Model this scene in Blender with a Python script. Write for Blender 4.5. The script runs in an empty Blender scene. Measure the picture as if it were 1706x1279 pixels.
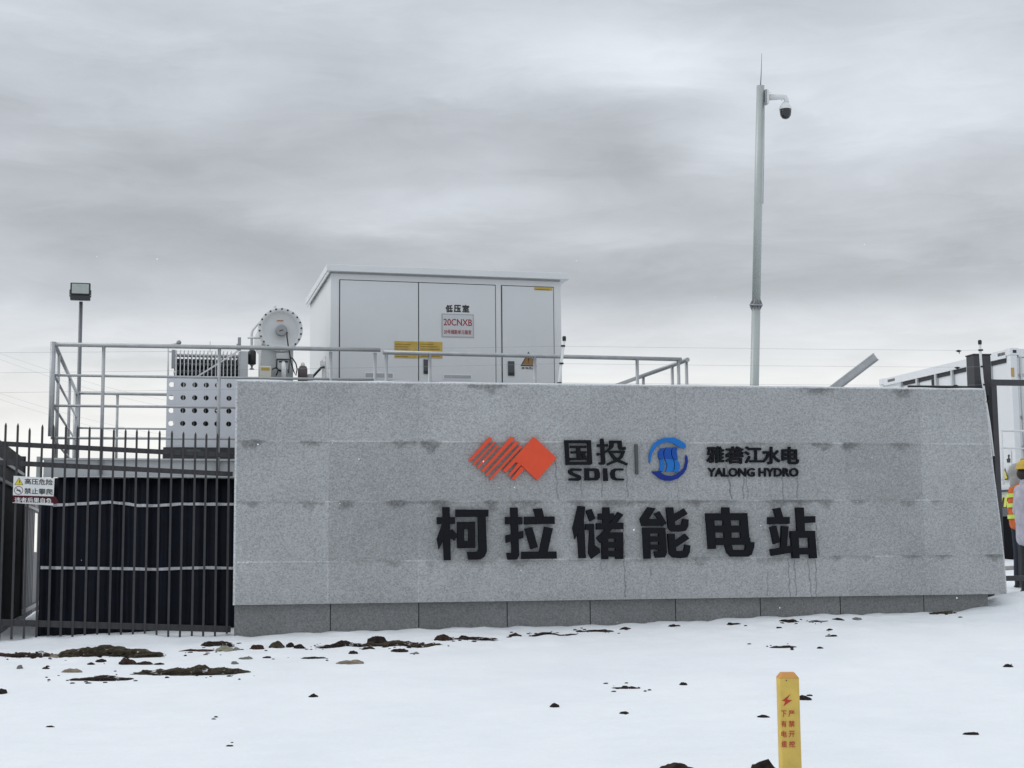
import bpy, bmesh, math, random
import numpy as np
from mathutils import Vector, Matrix, noise as mnoise

random.seed(7)
scene = bpy.context.scene
COL = scene.collection

# ------------------------------------------------------------------ camera
F = 2450.0; CX = 853.0; CY = 640.0
PITCH = math.atan(279 / F); ROLL = math.radians(0.5); YAW = math.atan(603 / F); ZC = 1.6
_f = np.array([math.sin(YAW) * math.cos(PITCH), math.cos(YAW) * math.cos(PITCH), math.sin(PITCH)])
_r = np.array([math.cos(YAW), -math.sin(YAW), 0.0]); _u = np.cross(_r, _f)
_c, _s = math.cos(ROLL), math.sin(ROLL)
_r, _u = _c * _r - _s * _u, _c * _u + _s * _r
_C = np.array([0, 0, ZC])
cam_d = bpy.data.cameras.new('camera'); cam = bpy.data.objects.new('camera', cam_d); COL.objects.link(cam)
cam_d.sensor_fit = 'HORIZONTAL'; cam_d.sensor_width = 36; cam_d.lens = F / 1706 * 36
cam_d.clip_start = 0.1; cam_d.clip_end = 8000
cam.matrix_world = Matrix(((_r[0], _u[0], -_f[0], 0), (_r[1], _u[1], -_f[1], 0), (_r[2], _u[2], -_f[2], ZC), (0, 0, 0, 1)))
scene.camera = cam

# ------------------------------------------------------------------ sky, sun, exposure
SUN_EL = math.radians(42); SUN_AZ = math.radians(-75)      # azimuth clockwise from +Y
scene.view_settings.view_transform = 'Standard'; scene.view_settings.look = 'None'
scene.view_settings.exposure = 0.0; scene.view_settings.gamma = 1.0; scene.view_settings.use_curve_mapping = False
sun_d = bpy.data.lights.new('sun', 'SUN'); sun_d.energy = 0.8; sun_d.angle = math.radians(35); sun_d.color = (1, .97, .93)
sun = bpy.data.objects.new('sun', sun_d); COL.objects.link(sun)
sd = Vector((math.sin(SUN_AZ) * math.cos(SUN_EL), math.cos(SUN_AZ) * math.cos(SUN_EL), math.sin(SUN_EL)))
sun.rotation_euler = sd.to_track_quat('Z', 'Y').to_euler(); sun.location = sd * 60


class NG:
    """tiny node-graph helper"""
    def __init__(s, tree): s.t = tree; s.n = tree.nodes; s.l = tree.links
    def new(s, kind, **kw):
        n = s.n.new(kind)
        for k, v in kw.items(): setattr(n, k, v)
        return n
    def put(s, sock, v):
        if hasattr(v, 'links') or isinstance(v, bpy.types.NodeSocket): s.l.new(v, sock)
        else: sock.default_value = v
    def m(s, op, a, b=None, c=None, clamp=False):
        n = s.new('ShaderNodeMath', operation=op, use_clamp=clamp); s.put(n.inputs[0], a)
        if b is not None: s.put(n.inputs[1], b)
        if c is not None: s.put(n.inputs[2], c)
        return n.outputs[0]
    def ramp(s, fac, stops, interp='LINEAR'):
        n = s.new('ShaderNodeValToRGB'); s.put(n.inputs[0], fac); cr = n.color_ramp; cr.interpolation = interp
        while len(cr.elements) < len(stops): cr.elements.new(.5)
        for e, (p, c) in zip(cr.elements, stops):
            e.position = p; e.color = (c, c, c, 1) if not hasattr(c, '__len__') else (*c, 1)
        return n.outputs[0]
    def mix(s, fac, a, b, blend='MIX'):
        n = s.new('ShaderNodeMix', data_type='RGBA', blend_type=blend); s.put(n.inputs[0], fac)
        s.put(n.inputs[6], a); s.put(n.inputs[7], b); return n.outputs[2]
    def noise(s, vec, scale, detail=4, rough=.5, dist=0.0):
        n = s.new('ShaderNodeTexNoise'); n.inputs['Scale'].default_value = scale; n.inputs['Detail'].default_value = detail
        n.inputs['Roughness'].default_value = rough; n.inputs['Distortion'].default_value = dist
        if vec is not None: s.l.new(vec, n.inputs['Vector'])
        return n.outputs['Fac']


def lin(v):
    v = v / 255.0
    return v / 12.92 if v <= .04045 else ((v + .055) / 1.055) ** 2.4


world = bpy.data.worlds.new('World'); scene.world = world; world.use_nodes = True
g = NG(world.node_tree); g.n.clear()
wo = g.new('ShaderNodeOutputWorld')
tc = g.new('ShaderNodeTexCoord')
sep = g.new('ShaderNodeSeparateXYZ'); g.l.new(tc.outputs['Generated'], sep.inputs[0])
X, Y, Z = sep.outputs
zc = g.m('MAXIMUM', Z, 0.0)
az = g.m('ARCTAN2', X, Y); el = g.m('ARCSINE', zc)
den = g.m('ADD', zc, .07)
cmb = g.new('ShaderNodeCombineXYZ'); g.put(cmb.inputs[0], g.m('DIVIDE', X, den)); g.put(cmb.inputs[1], g.m('DIVIDE', Y, den))
plane = cmb.outputs[0]
n_big = g.noise(plane, .55, 5, .52, .35)
n_mid = g.noise(plane, 1.7, 6, .55, .5)
cmb2 = g.new('ShaderNodeCombineXYZ'); g.put(cmb2.inputs[0], g.m('MULTIPLY', az, 5.0)); g.put(cmb2.inputs[1], g.m('MULTIPLY', el, 24.0))
n_str = g.noise(cmb2.outputs[0], 1.1, 6, .58, .6)
cmb3 = g.new('ShaderNodeCombineXYZ'); g.put(cmb3.inputs[0], g.m('MULTIPLY', az, 9.0)); g.put(cmb3.inputs[1], g.m('MULTIPLY', el, 20.0))
n_soft = g.noise(cmb3.outputs[0], .8, 3, .5, .3)
azw = g.m('ADD', az, g.m('MULTIPLY', g.m('SUBTRACT', n_mid, .5), .10))
elw = g.m('ADD', el, g.m('MULTIPLY', g.m('SUBTRACT', n_str, .5), .045))


def sky_dir(px, py):
    d = _f + _r * ((px - CX) / F) + _u * ((CY - py) / F); d = d / np.linalg.norm(d)
    return math.atan2(d[0], d[1]), math.asin(d[2])


# cloud masses: (pixel x, pixel y, radius x, radius y, amount)
MASSES = [(250, 300, 420, 110, -.055), (480, 425, 560, 50, -.05), (1060, 265, 160, 90, -.06), (1280, 470, 560, 40, -.085),
          (1020, 95, 280, 80, .13), (1500, 180, 330, 150, .125), (760, 345, 340, 34, .085), (1190, 262, 120, 45, .06),
          (60, 30, 260, 70, .06), (1000, 395, 170, 28, .06), (600, 120, 330, 90, -.015), (190, 600, 140, 16, -.05),
          (1230, 20, 240, 35, -.05), (260, 375, 330, 30, -.02), (1500, 530, 400, 25, .02)]
acc = None
for (mx, my, rx, ry, amt) in MASSES:
    a0, e0 = sky_dir(mx, my)
    q = g.m('ADD', g.m('POWER', g.m('MULTIPLY', g.m('SUBTRACT', azw, a0), F / rx), 2.0),
            g.m('POWER', g.m('MULTIPLY', g.m('SUBTRACT', elw, e0), F / ry), 2.0))
    v = g.m('MULTIPLY', g.m('EXPONENT', g.m('MULTIPLY', q, -1.0)), amt * .9)
    acc = v if acc is None else g.m('ADD', acc, v)
# base brightness by elevation in display-referred steps (el 0..0.4 rad)
base = g.ramp(g.m('DIVIDE', el, 0.6), [(0.0, .985), (.13, .98), (.185, .95), (.24, .895), (.29, .82), (.38, .78), (.50, .785), (.62, .815), (.78, .90), (1.0, .985)])
val = g.m('ADD', base, acc)
val = g.m('ADD', val, g.m('MULTIPLY', g.m('SUBTRACT', n_big, .5), .17))
val = g.m('ADD', val, g.m('MULTIPLY', g.m('SUBTRACT', n_str, .5), .11))
val = g.m('ADD', val, g.m('MULTIPLY', g.m('SUBTRACT', n_soft, .5), .10))
cmb4 = g.new('ShaderNodeCombineXYZ'); g.put(cmb4.inputs[0], g.m('MULTIPLY', azw, 13.0)); g.put(cmb4.inputs[1], g.m('MULTIPLY', elw, 46.0))
n_fine = g.noise(cmb4.outputs[0], 1.0, 9, .62, .9)
val = g.m('ADD', val, g.m('MULTIPLY', g.m('SUBTRACT', n_fine, .5), g.ramp(g.m('DIVIDE', el, .6), [(.05, .03), (.25, .07), (1, .07)])))
cmb5 = g.new('ShaderNodeCombineXYZ'); g.put(cmb5.inputs[0], g.m('MULTIPLY', azw, 5.5)); g.put(cmb5.inputs[1], g.m('MULTIPLY', elw, 21.0)); cmb5.inputs[2].default_value = 3.3
n_lay = g.noise(cmb5.outputs[0], 1.0, 9, .56, .5)
val = g.m('ADD', val, g.m('MULTIPLY', g.m('SUBTRACT', g.ramp(n_lay, [(.36, 0.0), (.64, 1.0)], 'EASE'), .5), g.ramp(g.m('DIVIDE', el, .6), [(.06, .01), (.2, .026), (1, .028)])))
val = g.m('MINIMUM', g.m('MAXIMUM', val, .55), 1.02)
lum = g.m('POWER', val, 2.2)
warm = g.ramp(g.m('DIVIDE', el, .3), [(0, (1.0, .995, .955)), (.35, (.99, .995, .98)), (.55, (.95, 1.0, 1.062)), (1, (.94, 1.001, 1.075))])
vm = g.new('ShaderNodeVectorMath', operation='SCALE'); g.l.new(warm, vm.inputs[0]); g.l.new(lum, vm.inputs[3])
bgc = g.new('ShaderNodeBackground'); g.l.new(vm.outputs[0], bgc.inputs[0]); bgc.inputs[1].default_value = 1.0
skyt = g.new('ShaderNodeTexSky', sky_type='NISHITA'); skyt.sun_disc = False
skyt.sun_elevation = SUN_EL; skyt.sun_rotation = SUN_AZ
bgs = g.new('ShaderNodeBackground'); g.l.new(skyt.outputs[0], bgs.inputs[0]); bgs.inputs[1].default_value = .06
mixs = g.new('ShaderNodeMixShader'); mixs.inputs[0].default_value = .95      # overcast: the cloud deck covers 95 % of the clear sky
g.l.new(bgs.outputs[0], mixs.inputs[1]); g.l.new(bgc.outputs[0], mixs.inputs[2]); g.l.new(mixs.outputs[0], wo.inputs[0])

# ------------------------------------------------------------------ pixel geometry (photo measurements -> points on real planes)
def ray(x, y): return _f + _r * ((x - CX) / F) + _u * ((CY - y) / F)
def onY(x, y, yy): d = ray(x, y); return Vector(_C + d * (yy / d[1]))
def onX(x, y, xx): d = ray(x, y); return Vector(_C + d * (xx / d[0]))
def onZ(x, y, zz): d = ray(x, y); return Vector(_C + d * ((zz - ZC) / d[2]))
def atd(x, y, t): return Vector(_C + ray(x, y) * t)
WA = math.radians(93.8); WD = Vector((math.sin(WA), math.cos(WA), 0)); WN = Vector((WD.y, -WD.x, 0))   # WN points away from camera? fixed below
if WN.y > 0: WN = -WN                                                                                   # faces the viewer
WP = atd(388, 1000, 16.0)
def onW(x, y, off=0.0):
    """point of the sign wall's front plane (moved `off` towards the viewer)"""
    d = Vector(ray(x, y)); p0 = WP + WN * off; c = Vector(_C)
    return c + d * ((p0 - c).dot(WN) / d.dot(WN))
def wall_s(x, y): return (onW(x, y) - WP).dot(WD)

# ------------------------------------------------------------------ materials
MATS = {}
def mat(name, col, rough=.6, metal=0.0, var=.08, scale=6.0, bump=0.0, bscale=40.0, spec=.5, dirt=0.0):
    if name in MATS: return MATS[name]
    m = bpy.data.materials.new(name); m.use_nodes = True; h = NG(m.node_tree)
    b = h.n['Principled BSDF']; tcn = h.new('ShaderNodeTexCoord'); oc = tcn.outputs['Object']
    n = h.noise(oc, scale, 5, .6)
    c0 = tuple(c * (1 - var) for c in col); c1 = tuple(min(1, c * (1 + var)) for c in col)
    cc = h.ramp(n, [(.3, c0), (.7, c1)])
    if dirt > 0:
        n2 = h.noise(oc, 2.3, 6, .65, .5); f = h.ramp(n2, [(.55, 0.0), (.75, dirt)])
        cc = h.mix(f, cc, (col[0] * .45, col[1] * .43, col[2] * .4, 1))
    h.l.new(cc, b.inputs['Base Color'])
    h.put(b.inputs['Roughness'], h.m('ADD', h.m('MULTIPLY', h.m('SUBTRACT', n, .5), .25), rough, clamp=True))
    b.inputs['Metallic'].default_value = metal; b.inputs['Specular IOR Level'].default_value = spec
    if bump > 0:
        bn = h.new('ShaderNodeBump'); bn.inputs['Strength'].default_value = bump; bn.inputs['Distance'].default_value = .01
        h.l.new(h.noise(oc, bscale, 5, .6), bn.inputs['Height']); h.l.new(bn.outputs[0], b.inputs['Normal'])
    MATS[name] = m; return m

M_GALV = mat('galvanised steel', (.40, .415, .425), .42, .55, .12, 9, .05, 60)
M_GALVD = mat('weathered zinc', (.30, .315, .33), .5, .5, .15, 7)
M_WHITE = mat('white enamel', (.69, .708, .718), .42, 0, .025, 2.0, dirt=.06)
M_DOOR = mat('door enamel', (.635, .655, .668), .4, 0, .02, 1.4, dirt=.07)
M_OFFW = mat('grey enamel', (.66, .68, .68), .45, 0, .05, 3, dirt=.12)
M_LGREY = mat('light grey enamel', (.50, .52, .525), .5, 0, .05, 4, dirt=.1)
M_BLACK = mat('black rubber', (.012, .013, .016), .5, 0, .2, 10)
M_GAP = mat('dark gap fill', (.03, .032, .035), .8, 0, .1, 10)  # near-black for painted gap shade and other dark parts
M_DSTEEL = mat('charcoal paint', (.043, .044, .05), .5, .1, .2, 8, .05, 50, dirt=.2)
M_FENCE = mat('fence paint', (.034, .033, .037), .65, .0, .25, 12, .1, 60)
M_LETTER = mat('black lettering', (.006, .007, .010), .6, 0, .3, 25, .1, 50, spec=.15)
M_RED = mat('red lacquer', (.70, .082, .034), .5, 0, .05, 5, spec=.25)
M_BLUE1 = mat('bright blue lacquer', (.014, .145, .46), .5, 0, .12, 9, spec=.2)
M_BLUE2 = mat('mid blue lacquer', (.010, .070, .33), .5, 0, .12, 9, spec=.2)
M_BLUE3 = mat('navy lacquer', (.008, .027, .20), .5, 0, .15, 9, spec=.2)
M_YEL = mat('yellow paint', (.58, .41, .085), .6, 0, .13, 9, .25, 45, dirt=.38)
M_ORG = mat('orange paint', (.55, .26, .065), .6, 0, .08, 9, .1, 45)
M_REDP = mat('red stencil paint', (.42, .035, .018), .6, 0, .12, 30)
M_LABEL = mat('yellow label', (.50, .34, .055), .5, 0, .18, 12)
M_LTEXT = mat('label print', (.20, .12, .02), .6, 0, .2, 20)
M_PLATE = mat('sign plate', (.52, .54, .55), .35, .1, .03, 4)
M_PLATEF = mat('sign plate frame', (.36, .37, .39), .35, .5, .05, 4)
M_SIGNW = mat('sign white', (.66, .68, .68), .5, 0, .05, 8, dirt=.1)
M_SIGNR = mat('sign dark red', (.065, .008, .016), .6, 0, .1, 8, spec=.2)
M_SIGNY = mat('sign yellow', (.62, .52, .03), .5, 0, .06, 8)
M_INK = mat('dark ink', (.03, .032, .035), .6, 0, .1, 20)
M_BROWN = mat('faded orange sign', (.26, .14, .05), .6, 0, .15, 18)
M_GLASS = mat('lamp glass', (.40, .44, .42), .25, 0, .08, 4)
M_POLE = mat('pale green grey paint', (.42, .455, .445), .4, .15, .05, 4, dirt=.1)
M_SNOWCAP = mat('snow crust', (.86, .88, .90), .8, 0, .03, 12, .3, 40)
M_SKIRT = mat('navy tarpaulin', (.0085, .0105, .018), .7, 0, .3, 3.5, .25, 14, spec=.2)
M_STRAP = mat('white strap', (.62, .63, .65), .7, 0, .1, 18)
M_HOARD = mat('hoarding steel', (.030, .034, .036), .65, .0, .18, 3, dirt=.3)
M_HOARDL = mat('hoarding pale steel', (.062, .067, .078), .5, .2, .15, 3, dirt=.2)
M_WIRE = mat('grey wire', (.30, .31, .33), .5, .4, .1, 8)
M_CONC = mat('concrete plinth', (.30, .30, .29), .85, 0, .15, 7, .3, 30)
M_ORANGE_CLOTH = mat('orange cloth', (.62, .13, .025), .85, 0, .18, 9, .9, 11)
M_HIVIS = mat('reflective tape', (.55, .75, .10), .5, 0, .06, 20)
M_COAT = mat('lavender grey cloth', (.46, .45, .52), .85, 0, .16, 7, 1.0, 10)
M_TROUS = mat('dark cloth', (.030, .033, .036), .85, 0, .2, 10, .3, 40)
M_TROUS2 = mat('navy cloth', (.02, .024, .04), .85, 0, .2, 10, .3, 40)
M_BOOT = mat('black boot leather', (.014, .015, .02), .55, 0, .2, 14)
M_SKIN = mat('skin', (.45, .26, .18), .55, 0, .06, 14)
M_HELM = mat('yellow helmet shell', (.56, .37, .03), .5, 0, .04, 6)
M_HAIR = mat('dark hair', (.03, .025, .022), .7, 0, .3, 40)
M_HOOD = mat('grey hood cloth', (.34, .34, .33), .85, 0, .1, 12)
M_BRONZE = mat('brown enamel', (.10, .075, .075), .5, .1, .1, 8)
M_PORC = mat('cream porcelain', (.66, .64, .56), .3, 0, .05, 8)
M_LENS = mat('dark dome', (.010, .010, .016), .12, 0, .1, 4, spec=.7)

def soil_mat(name, c0, c1, snow=0.0):
    m = bpy.data.materials.new(name); m.use_nodes = True; h = NG(m.node_tree); b = h.n['Principled BSDF']
    tcn = h.new('ShaderNodeTexCoord'); oc = tcn.outputs['Object']
    n = h.noise(oc, 18, 8, .7); c = h.ramp(n, [(.35, c0), (.65, c1)])
    n2 = h.noise(oc, 46, 4, .6); c = h.mix(h.ramp(n2, [(.62, 0.0), (.72, .55)]), c, (.16, .13, .10, 1))
    if snow > 0:
        n3 = h.noise(oc, 9, 7, .7, .3); c = h.mix(h.ramp(n3, [(.66 - snow * .1, 0.0), (.70 - snow * .1, .9)]), c, (.78, .80, .83, 1))
    h.l.new(c, b.inputs['Base Color']); b.inputs['Roughness'].default_value = .95; b.inputs['Specular IOR Level'].default_value = .2
    bn = h.new('ShaderNodeBump'); bn.inputs['Strength'].default_value = .9; bn.inputs['Distance'].default_value = .02
    h.l.new(h.noise(oc, 55, 6, .7), bn.inputs['Height']); h.l.new(bn.outputs[0], b.inputs['Normal'])
    return m
M_SOIL = soil_mat('dark wet soil', (.012, .009, .009), (.040, .028, .024), .55)
M_SOILR = soil_mat('reddish soil', (.022, .013, .012), (.065, .038, .030), .55)
M_SOILO = soil_mat('olive turf soil', (.030, .026, .017), (.085, .066, .045), .55)
M_STONET = soil_mat('tan stone', (.20, .165, .125), (.34, .285, .22))
M_STONEG = soil_mat('grey stone', (.13, .13, .12), (.26, .25, .235))
M_SLAB = soil_mat('pale green slab', (.25, .26, .18), (.36, .35, .26))

# granite with tone attribute
def granite(name, col, attr=True, joints=False):
    m = bpy.data.materials.new(name); m.use_nodes = True; h = NG(m.node_tree); b = h.n['Principled BSDF']
    tcn = h.new('ShaderNodeTexCoord'); oc = tcn.outputs['Object']
    v = h.new('ShaderNodeTexVoronoi'); v.inputs['Scale'].default_value = 78; h.l.new(oc, v.inputs['Vector'])
    sv = h.new('ShaderNodeSeparateColor'); h.l.new(v.outputs['Color'], sv.inputs[0])
    sp = h.ramp(sv.outputs[0], [(0, .74), (.2, .90), (.6, 1.03), (1, 1.22)])
    n1 = h.ramp(h.noise(oc, 40, 3, .7), [(.3, .92), (.7, 1.08)])
    n2 = h.ramp(h.noise(oc, 1.6, 6, .6, .4), [(.3, .93), (.7, 1.06)])
    f = h.m('MULTIPLY', h.m('MULTIPLY', sp, n1), n2)
    if attr:
        at = h.new('ShaderNodeAttribute'); at.attribute_name = 'tone'; f = h.m('MULTIPLY', f, at.outputs['Fac'])
    vm_ = h.new('ShaderNodeVectorMath', operation='SCALE'); vm_.inputs[0].default_value = col; h.l.new(f, vm_.inputs[3])
    h.l.new(vm_.outputs[0], b.inputs['Base Color']); b.inputs['Roughness'].default_value = .72; b.inputs['Specular IOR Level'].default_value = .35
    bn = h.new('ShaderNodeBump'); bn.inputs['Strength'].default_value = .25; bn.inputs['Distance'].default_value = .004
    h.l.new(h.noise(oc, 70, 4, .6), bn.inputs['Height']); h.l.new(bn.outputs[0], b.inputs['Normal'])
    return m
M_GRAN = granite('flamed grey granite', (.350, .362, .367))
M_GRAND = granite('dark wet granite', (.185, .190, .190))
M_EDGE = granite('sawn granite edge', (.58, .60, .60), attr=False)

# ------------------------------------------------------------------ mesh builders
LOC = {}
class MB:
    def __init__(s): s.v = []; s.f = []; s.smooth = []
    def add(s, vs, fs, smooth=False):
        o = len(s.v); s.v += [tuple(v) for v in vs]; s.f += [tuple(i + o for i in f) for f in fs]; s.smooth += [smooth] * len(fs)
        return s
    def box(s, lo, hi, bev=0.0):
        (x0, y0, z0), (x1, y1, z1) = lo, hi
        return s.obox(Vector(((x0 + x1) / 2, (y0 + y1) / 2, (z0 + z1) / 2)), Vector((1, 0, 0)), Vector((0, 1, 0)), (x1 - x0) / 2, (y1 - y0) / 2, (z1 - z0) / 2, None, bev)
    def obox(s, c, ax, ay, hx, hy, hz, az=None, bev=0.0):
        c = Vector(c); ax = Vector(ax).normalized(); ay = Vector(ay).normalized(); az = ax.cross(ay) if az is None else Vector(az).normalized()
        if bev <= 0:
            vs = [c + ax * (i * hx) + ay * (j * hy) + az * (k * hz) for k in (-1, 1) for j in (-1, 1) for i in (-1, 1)]
            return s.add(vs, [(0, 2, 3, 1), (4, 5, 7, 6), (0, 1, 5, 4), (2, 6, 7, 3), (0, 4, 6, 2), (1, 3, 7, 5)])
        bm = bmesh.new(); bmesh.ops.create_cube(bm, size=2)
        for v in bm.verts: v.co = Vector((v.co.x * hx, v.co.y * hy, v.co.z * hz))
        bmesh.ops.bevel(bm, geom=bm.edges[:], offset=min(bev, hx * .45, hy * .45, hz * .45), segments=2, affect='EDGES', profile=.5)
        bm.verts.index_update()
        vs = [c + ax * v.co.x + ay * v.co.y + az * v.co.z for v in bm.verts]; fs = [[v.index for v in f.verts] for f in bm.faces]
        bm.free(); return s.add(vs, fs)
    def bar(s, a, b, hw, hh, up=(0, 0, 1), bev=0.0):
        a, b = Vector(a), Vector(b); ax = (b - a); L = ax.length; ax.normalize(); up = Vector(up)
        ay = up.cross(ax).normalized(); return s.obox((a + b) / 2, ax, ay, L / 2, hw, hh, ax.cross(ay), bev)
    def tube(s, pts, r, n=12, cap=True, smooth=True):
        pts = [Vector(p) for p in pts]; rs = r if hasattr(r, '__len__') else [r] * len(pts)
        t0 = (pts[1] - pts[0]).normalized(); ref = Vector((0, 0, 1)) if abs(t0.z) < .9 else Vector((1, 0, 0))
        nrm = t0.cross(ref).normalized(); vs = []
        for i, p in enumerate(pts):
            t = (pts[min(i + 1, len(pts) - 1)] - pts[max(i - 1, 0)]).normalized()
            nrm = (nrm - t * nrm.dot(t)).normalized(); bi = t.cross(nrm)
            for k in range(n):
                a = 2 * math.pi * k / n; vs.append(p + (nrm * math.cos(a) + bi * math.sin(a)) * rs[i])
        fs = [(i * n + k, i * n + (k + 1) % n, (i + 1) * n + (k + 1) % n, (i + 1) * n + k) for i in range(len(pts) - 1) for k in range(n)]
        o = len(s.v); s.add(vs, fs, smooth)
        if cap:
            s.f += [tuple(o + k for k in range(n))[::-1], tuple(o + (len(pts) - 1) * n + k for k in range(n))]; s.smooth += [False, False]
        return s
    def prism(s, poly, d):
        """poly: list of 3-D points (concave allowed) extruded by vector d"""
        n = len(poly); poly = [Vector(p) for p in poly]; d = Vector(d)
        nr = Vector((0, 0, 0))
        for i in range(n): nr += poly[i].cross(poly[(i + 1) % n])
        if nr.dot(d) < 0: poly = poly[::-1]
        from mathutils.geometry import tessellate_polygon
        tris = tessellate_polygon([poly]); vs = poly + [p + d for p in poly]; fs = []
        for t in tris:
            a, b, c = t; nn = (poly[b] - poly[a]).cross(poly[c] - poly[a])
            if nn.dot(d) < 0: a, c = c, a
            fs.append((a + n, b + n, c + n)); fs.append((c, b, a))
        fs += [(i, (i + 1) % n, (i + 1) % n + n, i + n) for i in range(n)]
        return s.add(vs, fs)
    def lathe(s, c, axis, prof, n=24, smooth=True):
        """prof: (radius, distance along axis) pairs"""
        axis = Vector(axis).normalized(); ref = Vector((0, 0, 1)) if abs(axis.z) < .9 else Vector((1, 0, 0))
        u = axis.cross(ref).normalized(); w = axis.cross(u); c = Vector(c); vs = []
        for (r, h) in prof:
            for k in range(n):
                a = 2 * math.pi * k / n; vs.append(c + axis * h + (u * math.cos(a) + w * math.sin(a)) * max(r, 1e-4))
        fs = [(i * n + k, i * n + (k + 1) % n, (i + 1) * n + (k + 1) % n, (i + 1) * n + k) for i in range(len(prof) - 1) for k in range(n)]
        o = len(s.v); s.add(vs, fs, smooth)
        s.f += [tuple(o + k for k in range(n))[::-1], tuple(o + (len(prof) - 1) * n + k for k in range(n))]; s.smooth += [False, False]
        return s
    def ball(s, c, r, sz=1.0, seg=14, rings=9):
        vs = []; fs = []; c = Vector(c)
        for i in range(rings + 1):
            th = math.pi * i / rings
            for k in range(seg):
                a = 2 * math.pi * k / seg; vs.append(c + Vector((math.sin(th) * math.cos(a) * r, math.sin(th) * math.sin(a) * r, math.cos(th) * r * sz)))
        for i in range(rings):
            for k in range(seg): fs.append((i * seg + k, (i + 1) * seg + k, (i + 1) * seg + (k + 1) % seg, i * seg + (k + 1) % seg))
        return s.add(vs, fs, True)
    def build(s, name, m, parent=None, label=None):
        V = np.array([tuple(v) for v in s.v], dtype=float)
        if parent is not None: L = LOC[parent.name]
        else:
            lo, hi = V.min(0), V.max(0); L = Vector(((lo[0] + hi[0]) / 2, (lo[1] + hi[1]) / 2, lo[2]))
        V = V - np.array(L)
        me = bpy.data.meshes.new(name); me.from_pydata(V.tolist(), [], s.f)
        me.polygons.foreach_set('use_smooth', s.smooth); me.materials.append(m)
        if not any(s.smooth) or True:
            bm = bmesh.new(); bm.from_mesh(me); bmesh.ops.recalc_face_normals(bm, faces=bm.faces[:]); bm.to_mesh(me); bm.free()
        me.update()
        o = bpy.data.objects.new(name, me); COL.objects.link(o)
        if parent is None: o.location = L
        else: o.parent = parent
        LOC[o.name] = L
        if label: o['label'] = label
        return o

def tag(o, label=None, cat=None, group=None, kind=None):
    if label: o['label'] = label
    if cat: o['category'] = cat
    if group: o['group'] = group
    if kind: o['kind'] = kind
    return o
def thing(name, loc, label, cat, group=None):
    o = bpy.data.objects.new(name, None); COL.objects.link(o); o.location = Vector(loc); o.empty_display_size = .2
    LOC[o.name] = Vector(loc); return tag(o, label, cat, group)

_txt_cache = {}
def glyphs(body, bold):
    """outline of a text in Blender's built-in font as 2-D triangles, normalised to a 1 x 1 box"""
    k = body
    if k in _txt_cache: return _txt_cache[k]
    cu = bpy.data.curves.new('lettering', 'FONT'); cu.body = body; cu.resolution_u = 3; cu.size = 1
    ob = bpy.data.objects.new('lettering', cu); COL.objects.link(ob)
    dg = bpy.context.evaluated_depsgraph_get(); me = bpy.data.meshes.new_from_object(ob.evaluated_get(dg))
    vs = [(v.co.x, v.co.y) for v in me.vertices]; fs = [tuple(p.vertices) for p in me.polygons]
    bpy.data.objects.remove(ob); bpy.data.curves.remove(cu); bpy.data.meshes.remove(me)
    xs = [v[0] for v in vs]; ys = [v[1] for v in vs]; x0, x1, y0, y1 = min(xs), max(xs), min(ys), max(ys)
    vs = [((x - x0) / (x1 - x0), (y - y0) / (y1 - y0)) for x, y in vs]
    _txt_cache[k] = (vs, fs); return vs, fs
def text(mb, body, p00, ex, ez, n, d=.002, bold=.012):
    """flat raised lettering filling the parallelogram p00 + u*ex + v*ez, raised by d along n"""
    vs, fs = glyphs(body, bold); p00, ex, ez, n = Vector(p00), Vector(ex), Vector(ez), Vector(n).normalized()
    b = bold * ez.length; exn, ezn = ex.normalized(), ez.normalized(); p00 = p00 + exn * b + ezn * b; ex = ex - exn * 2 * b; ez = ez - ezn * 2 * b
    shifts = [(math.cos(a * math.pi / 4) * b, math.sin(a * math.pi / 4) * b) for a in range(8)] + [(0, 0)] if b > 0 else [(0, 0)]
    cnt = {}
    for f in fs:
        for i in range(len(f)):
            e = (f[i], f[(i + 1) % len(f)]); cnt[e] = 1
    rim = [e for e in cnt if (e[1], e[0]) not in cnt]; k = len(vs)
    for q, (sx, sz) in enumerate(shifts):
        o_ = exn * sx + ezn * sz; dd = n * (d * (1 + .02 * q))
        P = [p00 + ex * u + ez * v + o_ + dd for u, v in vs]; Q = [p00 + ex * u + ez * v + o_ for u, v in vs]
        mb.add(P + Q, [tuple(f) for f in fs] + [(b2, a, a + k, b2 + k) for a, b2 in rim])
    return mb

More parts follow.
